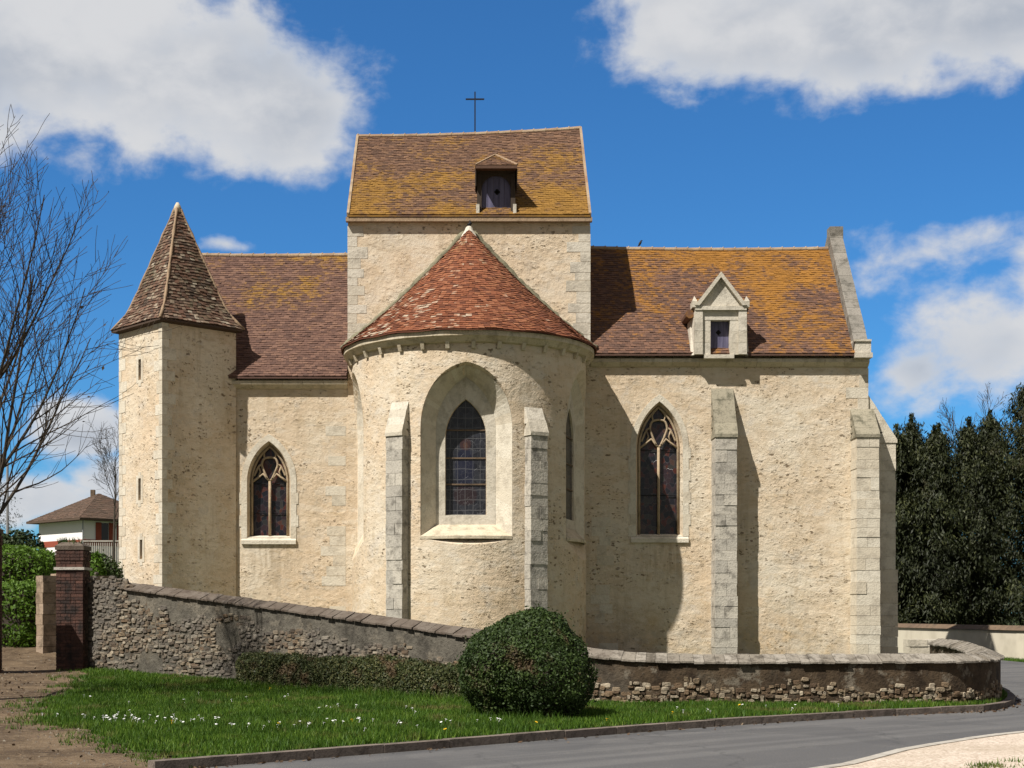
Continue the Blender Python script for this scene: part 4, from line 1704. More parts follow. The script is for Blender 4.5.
for a, b in ((A0, AP), (A1, AP), (AP, AB)):
    mb = MB()
    mb.tube([a + V3(0, 0, .02), a.lerp(b, .5) + V3(0, 0, .025), b + V3(0, 0, .03)], .032, 6)
    mb.build('hip_mortar', 'ridge_clay', hood)
# timber cheeks hanging below the hood
mb = MB()
for s in (-1, 1):
    x = DX + s * .62
    mb = MB()
    mb.prism([(x, yf - .18, DZ + 1.36), (x, yf + 1.35, DZ + 1.36), (x, yf + .95, DZ + .98), (x, yf - .14, DZ + .84)], (.03 * s, 0, 0))
    mb.build('cheek', 'weathered_wood', dorm)

# --- stone dormer on the right roof
dorm = empty('dormer', (0, 0, 0), None, None)
dorm.parent = church
dorm['label'] = 'pale stone gabled dormer with a lilac door on the orange roof'
SX = 7.74
F = Face((SX - .02, 45.62), (0, -1))
mb = MB()
for s in (-1, 1):
    for i in range(4):
        z0, z1 = 9.56 + i * .36, 9.56 + (i + 1) * .36 - .006
        a, b = (s * .30, s * .545) if s > 0 else (-.545, -.30)
        F.box(mb, a, b, z0, z1, .0, .5, rng.random())
        a, b = (.55, .80) if s > 0 else (-.80, -.55)
        F.box(mb, a, b, z0, z1, -.08, .5, rng.random())
    # slanting cheek footing
    mb.hexa([F(s * .805, 9.55, .02), F(s * .90, 9.55, .10), F(s * .90, 9.55, .5), F(s * .805, 9.55, .5),
             F(s * .805, 10.7, .06), F(s * .86, 10.7, .40), F(s * .86, 10.7, 1.2), F(s * .805, 10.7, 1.2)], .4)
F.box(mb, -.545, .545, 10.62, 10.90, -.01, .5, .25)
F.box(mb, -.50, .42, 9.44, 9.555, -.05, .5, .6)
st = mb.build('surround', 'pale_stone', dorm)
mb = MB()
F.box(mb, -.79, .79, 10.91, 11.03, -.11, .5, .4)
mb.prism([F(-.66, 11.035, -.02), F(.66, 11.035, -.02), F(0, 11.92, -.02)], (0, .4, 0), .3)
for s in (-1, 1):
    a0, a1 = F(s * .80, 11.05, 0), F(0, 12.08, 0)
    b0, b1 = F(s * .66, 11.04, 0), F(0, 11.91, 0)
    o_ = V3(0, -.16, 0)
    mb.hexa([b0 + o_, a0 + o_, a0 + V3(0, .4, 0), b0 + V3(0, .4, 0), b1 + o_, a1 + o_, a1 + V3(0, .4, 0), b1 + V3(0, .4, 0)], .7)
    F.box(mb, s * .80 - .075, s * .80 + .075, 10.99, 11.18, -.13, .3, .8)
    q_ = [F(s * .80 + a, 11.18, b) for a, b in ((-.075, -.13), (.075, -.13), (.075, .1), (-.075, .1))]
    for i in range(4):
        mb.face([q_[i], q_[(i + 1) % 4], F(s * .80, 11.36, 0)], .6)
mb.build('pediment', 'pale_stone', dorm)
mb = MB()
for i in range(4):
    u0 = -.30 + i * .15
    F.box(mb, u0 + .004, u0 + .146, 9.55, 10.62, .24, .30, rng.random())
dr = mb.build('door', 'lilac_paint', dorm)
mb = MB()
for (u, z) in ((-.02, 10.32), (.02, 10.28), (-.06, 10.28), (-.02, 10.24)):
    mb.prism([F(u + .04 * math.cos(k * math.pi / 4), z + .04 * math.sin(k * math.pi / 4), .232) for k in range(8)], (0, .004, 0))
mb.build('peephole', 'dark_hollow', dr)
mb = MB()
RP = Vector((SX, 45.75, 11.95))
RB = Vector((SX, 48.2, 11.95))
for s in (-1, 1):
    E0, E1 = Vector((SX + s * .86, 45.75, 10.95)), Vector((SX + s * .86, 47.3, 10.95))
    if s < 0:
        tiles(mb, lambda u, v: E1.lerp(E0, u).lerp(RB.lerp(RP, u), v), 10, .16, .02)
    else:
        tiles(mb, lambda u, v: E0.lerp(E1, u).lerp(RP.lerp(RB, u), v), 10, .16, .02)
    mb.face([E0 - V3(0, 0, .03), E1 - V3(0, 0, .03), RB - V3(0, 0, .03), RP - V3(0, 0, .03)], .3)
mb.build('roof', 'tile_right', dorm)
mb = MB()
for s in (-1, 1):
    x = SX + s * .84
    mb = MB()
    mb.prism([(x, 45.8, 9.6), (x, 47.3, 11.0), (x, 45.8, 11.0)], (-.06 * s, 0, 0), .4)
    mb.build('cheek', 'plaster_smooth', dorm)
mb = MB()
mb.tube([(SX - .93, 45.72, 10.83), (SX - .93, 46.3, 10.83), (SX - .93, 46.9, 10.83)], [.14, .13, .13], 9)
mb.build('rounded_tile', 'tile_right', dorm)

# ------------------------------------------------------------------ low churchyard wall
cw = empty('churchyard_wall', (1.0, 25.6, 0), 'low stone churchyard wall curving along the road, dark render above bare rubble', 'wall')
T = .44
mb = MB()
for i in range(len(WALL) - 1):
    q = []
    for p, nn in ((WALL[i], WN[i]), (WALL[i + 1], WN[i + 1])):
        b = p - nn * T
        zt = p.z - .115
        q.append(((p.x, p.y, -.3), (p.x, p.y, zt), (b.x, b.y, zt), (b.x, b.y, -.3)))
    for k in range(4):
        mb.face([q[0][k], q[1][k], q[1][(k + 1) % 4], q[0][(k + 1) % 4]])
    if i == 0:
        mb.face(q[0])
    if i == len(WALL) - 2:
        mb.face(q[1])
mb.build('rendered_core', 'old_render', cw, weld=True)
# coping: short slabs, front and back slope
LW = [0]
for a, b in zip(WALL, WALL[1:]):
    LW.append(LW[-1] + Vector((b.x - a.x, b.y - a.y)).length)


def wall_at(s):
    k = 0
    while k < len(LW) - 2 and LW[k + 1] < s:
        k += 1
    f = (s - LW[k]) / (LW[k + 1] - LW[k])
    return WALL[k].lerp(WALL[k + 1], f), WN[k].lerp(WN[k + 1], f).normalized()


mb = MB()
s = 1.28
while s < LW[-1] - .05:
    l = rng.uniform(.14, .24)
    s2 = min(LW[-1], s + l)
    for side in (0, 1):
        t = rng.random()
        jz, jo = rng.uniform(-.010, .012), rng.uniform(-.03, .012)
        P = []
        for ss in (s + .003, s2 - .003):
            p, nn = wall_at(ss)
            mid_ = p - nn * T / 2
            e = (p + nn * (.07 + jo)) if side == 0 else (p - nn * (T + .07 + jo))
            P.append((Vector((e.x, e.y, p.z - .12 + jz)), Vector((mid_.x, mid_.y, p.z + jz))))
        th = V3(0, 0, -.032)
        (e0, m0), (e1, m1) = P
        tj = V3(0, 0, rng.uniform(-.006, .008))
        mb.hexa([e0 + th, e1 + th, m1 + th, m0 + th, e0 + tj, e1 - tj, m1, m0], t)
    s = s2
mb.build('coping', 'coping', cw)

# rubble stones standing proud of the face
def stone_lump(mb, C, U, N, w, h, d, t):
    """a rounded stone: outline ring in the wall, smaller ring in front, cap"""
    Z = V3(0, 0, 1)
    k = 8
    tilt = rng.uniform(-.25, .25)
    rr = [[], [], []]
    for i in range(k):
        a = 2 * math.pi * i / k + .39
        cx, cz = math.cos(a), math.sin(a)
        cx = math.copysign(abs(cx) ** .5, cx) * rng.uniform(.78, 1.12)
        cz = math.copysign(abs(cz) ** .5, cz) * rng.uniform(.72, 1.12)
        cz += cx * tilt * .4
        for j, (f, dd) in enumerate(((1, -.02), (.95, d * .7), (.74, d))):
            rr[j].append(C + U * (cx * w / 2 * f) + Z * (cz * h / 2 * f) + N * (dd + rng.uniform(-.006, .006)))
    for A, B in zip(rr, rr[1:]):
        for i in range(k):
            j = (i + 1) % k
            mb.face([A[i], A[j], B[j], B[i]], t)
    mb.face(rr[2], t)


mb = MB()


def rubble_top(s, zc):
    p, nn = wall_at(s)
    g = height(p.x, p.y)
    top = p.z - .2
    if s < 1.3:
        return p.z + .04
    full = top
    band = g + .45
    # the render has fallen from more and more of the wall towards the gate
    x = p.x
    if x < -6.6:
        b = top - .05 - .35 * sst(-7.35, -6.6, x)
    elif x < 0:
        b = top - .24 - .14 * sst(-6.6, -1, x) + .10 * math.sin(s * 2.3) * math.sin(s * 5.1)
    else:
        b = g + .62 - .21 * sst(0, 3, x) - .06 * sst(5, 8, x)
    return min(top, b + .05 * math.sin(s * 3.1) + .04 * math.sin(s * 7.7))


z_step = .066
row = 0
while row < 44:
    z = .0 + row * z_step
    s = rng.uniform(0, .1)
    while s < 21.6:
        w_ = rng.choice((rng.uniform(.05, .12), rng.uniform(.09, .18), rng.uniform(.12, .26))) * (.74 if s > 11.5 else 1)
        p, nn = wall_at(min(s + w_ / 2, LW[-1] - .01))
        g = height(p.x, p.y)
        bare = math.sin(p.x * 1.9 + z * 4.1) + math.sin(p.x * 4.3 - z * 2.7 + 1) < 1.15 or p.x > 1.5 or p.x < -7.4
        if bare and g - .03 < z < rubble_top(min(s + w_ / 2, LW[-1] - .01), z) + rng.uniform(-.06, .05):
            U = Vector((-nn.y, nn.x, 0))
            hh = z_step * rng.uniform(.7, 1.6)
            C = Vector((p.x, p.y, z + z_step / 2 + rng.uniform(-.03, .03))) - nn * rng.uniform(0, .02)
            stone_lump(mb, C, U, nn, w_ * .97, hh, rng.uniform(.010, .05), rng.random())
        s += w_ * rng.uniform(.85, 1.05) + rng.uniform(.0, .02)
    row += 1
# broken top of the wall at the gate end
for k in range(46):
    s = rng.uniform(0, 1.35)
    p, nn = wall_at(s)
    d_ = rng.uniform(.05, T)
    C = Vector((p.x, p.y, p.z - .10 + rng.uniform(-.04, .06))) - nn * d_
    stone_lump(mb, C - V3(0, 0, .0), Vector((-nn.y, nn.x, 0)), nn, rng.uniform(.18, .34), rng.uniform(.07, .13), .12, rng.random())
mb.build('rubble_stones', 'rubble', cw)
# stone pier where the wall ends beside the church
mb = MB()
for i in range(6):
    z0 = -.1 + i * .18
    for k, (a, b) in enumerate((((10.86, 11.3), (11.3, 11.82)) if i % 2 else ((10.86, 11.55), (11.55, 11.82)))):
        j = rng.uniform(-.012, .012)
        mb.box(a + .005, b - .005, 36.6 + j, 37.15, z0, z0 + .172, rng.random())
mb.build('end_pier', 'pale_stone', cw)

# weeds on the broken wall top
def tuft_np(cx, cy, cz, n, hgt, spread, w=.012):
    a = np.random.rand(n) * 2 * np.pi
    r = np.random.rand(n) ** .5 * spread
    bx, by = cx + r * np.cos(a), cy + r * np.sin(a)
    h = hgt * (.5 + .7 * np.random.rand(n))
    b = np.random.rand(n) * 2 * np.pi
    lx, ly = np.cos(b) * h * .45, np.sin(b) * h * .45
    o = np.random.rand(n) * np.pi
    wx, wy = np.cos(o) * w, np.sin(o) * w
    V = np.zeros((n, 3, 3))
    V[:, 0] = np.stack([bx - wx, by - wy, np.full(n, cz)], 1)
    V[:, 1] = np.stack([bx + wx, by + wy, np.full(n, cz)], 1)
    V[:, 2] = np.stack([bx + lx, by + ly, cz + h], 1)
    return V


# ------------------------------------------------------------------ brick gate pillars
def brick_pillar(x0, x1, y0, y1, zb, zt, label, band=True):
    o = empty('gate_pillar', ((x0 + x1) / 2, (y0 + y1) / 2, zb), label, 'gate pillar', 'brick gate pillars')
    mb = MB()
    mb.box(x0 + .012, x1 - .012, y0 + .012, y1 - .012, zb - .3, zt - .14, .15)
    ch = .073
    n = int((zt - .15 - zb + .1) / ch)
    bz = zb + (zt - zb) * .80
    for i in range(n):
        z0 = zb - .1 + i * ch
        if band and abs(z0 + ch / 2 - bz) < ch / 2:
            continue
        ex = .014 if i > n - 4 else 0
        for (ax, s0, s1, f, sg) in (('x', x0, x1, y0, -1), ('x', x0, x1, y1, 1), ('y', y0, y1, x0, -1), ('y', y0, y1, x1, 1)):
            cuts = [s0 - ex]
            c = s0 - ex + (.11 if i % 2 else .22)
            while c < s1 - .06:
                cuts.append(c)
                c += .22 if (i + len(cuts)) % 3 else .11
            cuts.append(s1 + ex)
            for a, b in zip(cuts, cuts[1:]):
                t = rng.random()
                j = rng.uniform(-.003, .003)
                f0, f1 = sorted((f + sg * (ex + j), f - sg * .02))
                if ax == 'x':
                    mb.box(a + .005, b - .005, f0, f1, z0 + .006, z0 + ch - .006, t)
                else:
                    mb.box(f0, f1, a + .024, b - .024, z0 + .006, z0 + ch - .006, t)
    mb.build('shaft', 'brick_dark', o)
    if band:
        mb = MB()
        mb.box(x0 - .035, x1 + .035, y0 - .035, y1 + .035, bz - .03, bz + .03, .2)
        mb.build('band', 'concrete', o)
    mb = MB()
    mb.box(x0 - .018, x1 + .018, y0 - .018, y1 + .018, zt - .14, zt - .05, .8)
    mb.hexa([(x0 - .01, y0 - .01, zt - .049), (x1 + .01, y0 - .01, zt - .049), (x1 + .01, y1 + .01, zt - .049), (x0 - .01, y1 + .01, zt - .049),
             (x0 + .1, y0 + .1, zt + .03), (x1 - .1, y0 + .1, zt + .03), (x1 - .1, y1 - .1, zt + .03), (x0 + .1, y1 - .1, zt + .03)], .5)
    mb.build('cap', 'coping', o)
    return o


pil = brick_pillar(-9.10, -8.50, 32.7, 33.34, .40, 3.16, 'dark red brick gate pillar at the broken end of the low wall')
tv = np.concatenate([tuft_np(-9.1 + rng.random() * .55, 32.75 + rng.random() * .5, 3.15, 14, .16, .1) for _ in range(12)])
np_mesh('weeds', tv, 3, 'weed', pil)
brick_pillar(-10.55, -9.93, 31.0, 31.6, .38, 3.45, 'brick gate pillar at the very edge of the dirt path', False)
# rough rendered wall end behind the pillar
mb = MB()
gw = [Vector((-10.56, 36.2, 0)), Vector((-10.30, 35.88, 0)), Vector((-9.0, 37.45, 0)), Vector((-9.26, 37.75, 0))]
for k in range(9):
    z0, z1 = .3 + k * .26, .3 + (k + 1) * .26 - .006
    for f0, f1 in ((0, .34), (.34, .7), (.7, 1)) if k % 2 else ((0, .2), (.2, .55), (.55, 1)):
        j = rng.uniform(-.02, .02)
        q = [gw[0].lerp(gw[3], f0 + .004), gw[1].lerp(gw[2], f0 + .004), gw[1].lerp(gw[2], f1 - .004), gw[0].lerp(gw[3], f1 - .004)]
        o_ = Vector((.77, -.64, 0)) * j
        zt = z1 + (rng.uniform(-.12, .06) if k == 8 else 0)
        mb.hexa([(p.x + o_.x, p.y + o_.y, z0) for p in q] + [(p.x + o_.x, p.y + o_.y, zt) for p in q], rng.random())
tag(mb.build('garden_wall', 'wall_brown'), 'short rough wall end between the green hedge and the brick pillar', 'wall')

# ------------------------------------------------------------------ leaves and hedges
def quads(C, Nrm, size, aspect=.6, up=.0):
    """one leaf quad at each C, facing about Nrm"""
    n = len(C)
    Nn = Nrm + np.random.randn(n, 3) * .75
    Nn /= np.linalg.norm(Nn, axis=1, keepdims=True) + 1e-9
    R_ = np.random.randn(n, 3)
    R_[:, 2] += up
    A = np.cross(Nn, R_)
    A /= np.linalg.norm(A, axis=1, keepdims=True) + 1e-9
    B = np.cross(Nn, A)
    s = (size * (.6 + .8 * np.random.rand(n)))[:, None]
    V = np.stack([C - A * s * aspect, C - B * s, C + A * s * aspect, C + B * s], 1)
    return V


def lumpy(D, seed, k=9, amp=.12, freq=2.2):
    r = np.random.RandomState(seed)
    f = np.zeros(len(D))
    for i in range(k):
        w = r.randn(3) * freq
        f += np.sin(D @ w + r.rand() * 6.28)
    return 1 + amp * f / math.sqrt(k)


def rounded_shrub(name, c, rx, ry, rz, n, leaf, mat, label, cat, seed, amp=.06, zmin=-1., core='dark_shrub', group=None, flat=1., yaw=0.):
    """a dense clipped bush: twiggy heart and a thick coat of leaves"""
    o = empty(name, (c[0], c[1], c[2] - rz * abs(zmin)), label, cat, group)
    D = np.random.randn(n, 3)
    D /= np.linalg.norm(D, axis=1, keepdims=True)
    D = D[D[:, 2] > zmin * .98]
    f = lumpy(D, seed, 9, amp, 2.6) * lumpy(D, seed + 5, 9, amp * .45, 8)
    depth = 1 - np.random.rand(len(D)) ** 2.2 * .20 + (np.random.rand(len(D)) < .06) * np.random.rand(len(D)) ** 1.5 * .11
    E = np.sign(D) * np.abs(D) ** flat
    E /= np.max(np.abs(E), axis=1, keepdims=True) ** (1 - flat) if flat < 1 else 1
    P = E * (f * depth)[:, None] * np.array([rx, ry, rz])
    cy, sy = math.cos(yaw), math.sin(yaw)
    P = np.stack([P[:, 0] * cy - P[:, 1] * sy, P[:, 0] * sy + P[:, 1] * cy, P[:, 2]], 1)
    C = P + np.array(c)
    nr = D.copy()
    tone = np.clip(np.random.rand(len(D)) * .75 + .25 * (D @ np.array([-.2, -.2, .9]) * .5 + .5) * 0 + .12, 0, 1)
    np_mesh('foliage', quads(C, nr, np.full(len(C), leaf)).reshape(-1, 3), 4, mat, o, tone)
    # woody heart
    bm = bmesh.new()
    bmesh.ops.create_icosphere(bm, subdivisions=3, radius=1)
    for v in bm.verts:
        e = np.sign(v.co) * np.abs(np.array(v.co)) ** flat
        if flat < 1:
            e = e / max(np.abs(e)) ** (1 - flat)
        ff = float(lumpy(np.array([v.co[:]]), seed, 9, amp, 2.6)[0]) * .82
        x, y, z = e[0] * rx * ff, e[1] * ry * ff, max(e[2], zmin) * rz * ff
        v.co = (x * cy - y * sy, x * sy + y * cy, z + rz * abs(zmin))
    me = bpy.data.meshes.new('twig_heart')
    bm.to_mesh(me)
    bm.free()
    link('twig_heart', me, 'bark', o)
    return o


rounded_shrub('ball_bush', (.87, 21.9, .79), .925, .90, .85, 52000, .021, 'box_leaf', 'big clipped round bush standing on the grass near the kerb', 'bush', 3, .085, -.86)

# low clipped hedge in front of the wall
HP = resample([(-4.3, 29.1), (-3.0, 28.05), (-1.5, 26.75), (.45, 25.05)], 60)
HN = side_normals(HP)
hedge = empty('low_hedge', (-2.4, 27.9, .25), 'low brownish clipped hedge running along the foot of the wall', 'hedge')
n = 42000
ii = np.random.rand(n) * 59
C = np.zeros((n, 3))
NR = np.zeros((n, 3))
for k in range(n):
    i = int(ii[k])
    f = ii[k] - i
    p = HP[i].lerp(HP[min(i + 1, 59)], f)
    nn = HN[i]
    q = np.random.rand()
    s_ = ii[k] / 59 * 7
    hh = .61 + .03 * math.sin(s_ * 1.9) + .025 * math.sin(s_ * 5.3) + .02 * math.sin(s_ * 11)
    ww = .34 + .04 * math.sin(s_ * 2.7 + 1)
    a = np.random.rand() * 1.65 - .25      # across front, top, back
    g = height(p.x, p.y) + verge_off(p.x)
    dep = 1 - np.random.rand() ** 2 * .25
    if a < .45:
        u, v, nv = ww * dep, (a + .25) / .7 * hh, (nn.x, nn.y, .15)
    elif a < 1.0:
        u, v, nv = ww * (1 - (a - .45) / .55 * 2), hh * dep + .03 * np.random.randn(), (0, 0, 1)
    else:
        u, v, nv = -ww * dep, (1.4 - a) / .4 * hh, (-nn.x, -nn.y, .15)
    # rounded shoulders
    if v > hh * .8:
        u *= 1 - .25 * (v - hh * .8) / (hh * .2 + .01)
    C[k] = (p.x + nn.x * u, p.y + nn.y * u, g + v)
    NR[k] = nv
np_mesh('foliage', quads(C, NR, np.full(n, .024)).reshape(-1, 3), 4, 'dry_hedge', hedge)
mb = MB()
for i in range(59):
    a, b = HP[i], HP[i + 1]
    na, nb = HN[i], HN[i + 1]
    P = []
    for z in (0, .43):
        for q, nn, w_ in ((a, na, .24), (b, nb, .24), (b, nb, -.24), (a, na, -.24)):
            r = q + nn * w_
            P.append((r.x, r.y, height(q.x, q.y) + z))
    mb.hexa(P)
mb.build('twig_heart', 'bark', hedge)

# clipped green hedges beyond the gate
rounded_shrub('clipped_hedge', (-11.6, 37.6, 1.45), 1.15, .9, .98, 15000, .045, 'green_hedge', 'bright green rounded hedge beside the dirt path, lowest of the clipped hedges', 'hedge', 12, .05, -.9, flat=.72)
rounded_shrub('clipped_hedge', (-13.0, 41.5, 2.35), 1.5, 1.1, 1.15, 13000, .05, 'green_hedge', 'bright green clipped hedge behind the lowest hedge, under the dark shrub', 'hedge', 17, .06, -1, flat=.75)
rounded_shrub('clipped_hedge', (-11.6, 43.5, 2.2), 1.4, .8, 1.1, 10000, .05, 'box_leaf', 'darker green hedge between the brick pillar and the bright hedges', 'hedge', 19, .07, -1, flat=.75)
rounded_shrub('dark_shrub', (-14.95, 48.5, 2.75), 1.15, 1.0, 1.5, 9000, .07, 'dark_shrub', 'dark loose shrub in front of the white house', 'shrub', 22, .12, -1)
rounded_shrub('garden_shrub', (-10.75, 42.0, 1.9), .55, .6, 1.45, 7000, .05, 'green_hedge', 'upright green shrub squeezed between brick pillar and turret', 'shrub', 25, .10, -1)

# ------------------------------------------------------------------ grass, flowers, pebbles
N_G = 230000
gx = np.random.uniform(-8.6, 11, N_G * 2)
gy = np.random.uniform(15.5, 33.2, N_G * 2)
m = np_inside(VERGE, gx, gy)
gx, gy = gx[m], gy[m]
keep = np.random.rand(len(gx)) < np.clip(1.25 - (gy - 16) / 30, .45, 1)
gx, gy = gx[keep][:N_G], gy[keep][:N_G]
hx = np.array([height(a, b) + .01 + verge_off(a) for a, b in zip(gx, gy)])
n = len(gx)
clump = .5 + .5 * np.sin(gx * 2.1 + 1.3 * np.sin(gy * 1.7)) * np.sin(gy * 2.6 + np.cos(gx * 1.9))
bh = .035 + .05 * np.random.rand(n) + .075 * clump ** 2 * np.random.rand(n)
ang = np.random.rand(n) * 2 * np.pi
lean = np.random.rand(n) * .7
wd = .006 + .006 * np.random.rand(n)
o_ = np.random.rand(n) * np.pi
Vg = np.zeros((n, 3, 3))
Vg[:, 0] = np.stack([gx - np.cos(o_) * wd, gy - np.sin(o_) * wd, hx], 1)
Vg[:, 1] = np.stack([gx + np.cos(o_) * wd, gy + np.sin(o_) * wd, hx], 1)
Vg[:, 2] = np.stack([gx + np.cos(ang) * bh * lean, gy + np.sin(ang) * bh * lean, hx + bh], 1)
# worn edge of the lawn against the path
tf = []
for _ in range(520):
    q = gl[rng.randrange(len(gl) - 2)]
    x, y = q.x + rng.gauss(-.05, .22), q.y + rng.gauss(0, .25)
    tf.append(tuft_np(x, y, height(x, y) - .0, rng.randrange(5, 22), rng.uniform(.05, .10), rng.uniform(.05, .13), .007))
for _ in range(260):
    q = HP[rng.randrange(60)]
    x, y = q.x - .3 + rng.gauss(0, .12), q.y - .34 + rng.gauss(0, .12)
    tf.append(tuft_np(x, y, height(x, y) + verge_off(x), rng.randrange(8, 24), rng.uniform(.09, .2), .08, .008))
for _ in range(160):
    a_ = rng.random() * 6.28
    x, y = .85 + math.cos(a_) * .86 + rng.gauss(0, .08), 21.9 + math.sin(a_) * .84
    tf.append(tuft_np(x, y, height(x, y) + verge_off(x), rng.randrange(8, 22), rng.uniform(.08, .19), .09, .008))
Vg = np.concatenate([Vg] + tf)
tag(np_mesh('grass', Vg.reshape(-1, 3), 3, 'grass_blade'), 'short green lawn grass between the kerb and the wall', 'grass', kind='stuff')

# rough grass on the gravel at the road side and behind the far wall
tf = []
for _ in range(420):
    x, y = rng.uniform(4.6, 9), rng.uniform(14.6, 17.6)
    if (x - 4.9) * .35 + 15.5 > y - (rng.random() * 1.3 - .3) and x > 4.9 + (y - 15) * .55:
        tf.append(tuft_np(x, y, .012, 18, .05, .13, .006))
tag(np_mesh('pavement_grass', np.concatenate(tf), 3, 'grass_blade'), 'sparse grass tufts growing through the pale gravel', 'grass', kind='stuff')
tf = []
for _ in range(500):
    x, y = rng.uniform(12.2, 13.4), rng.uniform(38, 45.5)
    tf.append(tuft_np(x, y, height(x, y) - .07, 14, .14, .2, .012))
for _ in range(500):
    y = rng.uniform(44, 58)
    x = rng.uniform(18.4, 19.3) + max(0, 50 - y) * .1
    tf.append(tuft_np(x, y, height(x, y) - .07, 14, .13, .25, .012))
tag(np_mesh('verge_grass', np.concatenate(tf), 3, 'grass_blade'), 'longer grass at the foot of the church and the white wall', 'grass', kind='stuff')


def flower_mesh(name, mat, r, petals):
    mb = MB()
    for k in range(petals):
        a = 2 * math.pi * k / petals
        b = 2 * math.pi * (k + .8) / petals
        mb.face([(0, 0, .002), (r * math.cos(a), r * math.sin(a), .006), (r * 1.05 * math.cos((a + b) / 2), r * 1.05 * math.sin((a + b) / 2), .01), (r * math.cos(b), r * math.sin(b), .006)])
    mb.tube([(0, 0, -.09), (0, 0, -.03), (0, 0, .001)], .0025, 4)
    mb.tube([(0, 0, 0), (0, 0, .008), (0, 0, .014)], [r * .35, r * .3, r * .1], 6)
    me = bpy.data.meshes.new(name)
    me.from_pydata(mb.v, [], mb.f)
    me.materials.append(MATS[mat])
    return me


daisy = flower_mesh('daisy', 'petal_white', .017, 9)
dandelion = flower_mesh('dandelion', 'petal_yellow', .020, 12)


def flower(me, x, y, label, cat, group):
    o = bpy.data.objects.new(me.name, me)
    o.location = (x, y, height(x, y) + verge_off(x) + .085)
    o.rotation_euler = (rng.uniform(.1, .5), rng.uniform(-.3, .3), rng.uniform(0, 6))
    COL.objects.link(o)
    tag(o, label, cat, group)


k = 0
clusters = [(-5.35, 21.6, .55, 28), (-4.3, 21.3, .5, 22), (-3.2, 20.2, .3, 8), (-2.5, 19.6, .25, 6), (-1.75, 20.4, .35, 7), (-1.2, 19.6, .8, 8), (-4.5, 25, 1.6, 9), (-2, 23.5, 1.4, 8), (.1, 20.3, .35, 6), (3.4, 22.6, .4, 5), (4.6, 23.4, .8, 6), (-.8, 22, 1.2, 6)]
VP = VERGE
for cx, cy, sp, nf in clusters:
    for _ in range(nf):
        x, y = rng.gauss(cx, sp), rng.gauss(cy, sp * .55)
        if inside(VP, x, y):
            flower(daisy, x, y, 'tiny white daisy in the grass between the road and the wall', 'daisy', 'daisies in the grass')
for (x, y) in ((-4.2, 21.0), (-2.55, 19.9), (-1.6, 20.3), (-3.7, 27.6), (.9, 19.9), (1.9, 20.5), (4.3, 23.6), (-.3, 18.7), (3.0, 21.9)):
    flower(dandelion, x, y, 'yellow dandelion flower in the grass between the road and the wall', 'dandelion', 'dandelions in the grass')

# loose stones on the dirt path
n = 5200
px_ = np.random.uniform(-12.5, -3.0, n)
py_ = np.random.uniform(13.5, 38, n)
m = np_inside(PATH, px_, py_)
px_, py_ = px_[m], py_[m]
n = len(px_)
pz_ = np.array([height(a, b) + .004 + .02 * math.sin(a * 2.1) * math.sin(b * 1.3 + a) for a, b in zip(px_, py_)])
sz = .008 + .022 * np.random.rand(n) ** 3
base = np.array([[-1, -1, -.3], [1, -1, -.3], [0, 1.2, -.3], [.1, 0, .9]])
tri = [(0, 1, 3), (1, 2, 3), (2, 0, 3)]
th = np.random.rand(n) * 6.28
Vp = []
for t_ in tri:
    for q in t_:
        b = base[q]
        Vp.append(np.stack([px_ + sz * (b[0] * np.cos(th) - b[1] * np.sin(th)), py_ + sz * (b[0] * np.sin(th) + b[1] * np.cos(th)), pz_ + sz * b[2] * .8], 1))
Vp = np.stack(Vp, 1).reshape(n, 3, 3, 3).reshape(-1, 3)
tag(np_mesh('loose_gravel', Vp, 3, 'rubble'), 'loose stones scattered over the bare dirt path', 'gravel', kind='stuff')

# last year's leaves on the path and along the gutter
n = 2600
lx_ = np.random.uniform(-12.0, -3.0, n)
ly_ = np.random.uniform(14.5, 37, n)
m = np_inside(PATH, lx_, ly_) & (np.random.rand(n) < .35 + .65 * (np.sin(lx_ * 1.3 + ly_ * .7) > .1))
lx_, ly_ = lx_[m], ly_[m]
lz_ = np.array([height(a, b) + .022 + .02 * math.sin(a * 2.1) * math.sin(b * 1.3 + a) for a, b in zip(lx_, ly_)])
Cl = np.stack([lx_, ly_, lz_], 1)
gutter = []
for _ in range(260):
    i = rng.randrange(len(KERB) - 30)
    q = KERB[i].lerp(KERB[i + 1], rng.random()) + KN[i] * abs(rng.gauss(.04, .12))
    gutter.append((q.x, q.y, height(q.x, q.y) + .012))
Cl = np.concatenate([Cl, np.array(gutter)])
up_ = np.tile(np.array([0, 0, 1.6]), (len(Cl), 1))
tag(np_mesh('fallen_leaves', quads(Cl, up_, np.full(len(Cl), .03)).reshape(-1, 3), 4, 'dead_leaf'), 'brown fallen leaves scattered over the dirt path and the gutter', 'leaves', kind='stuff')

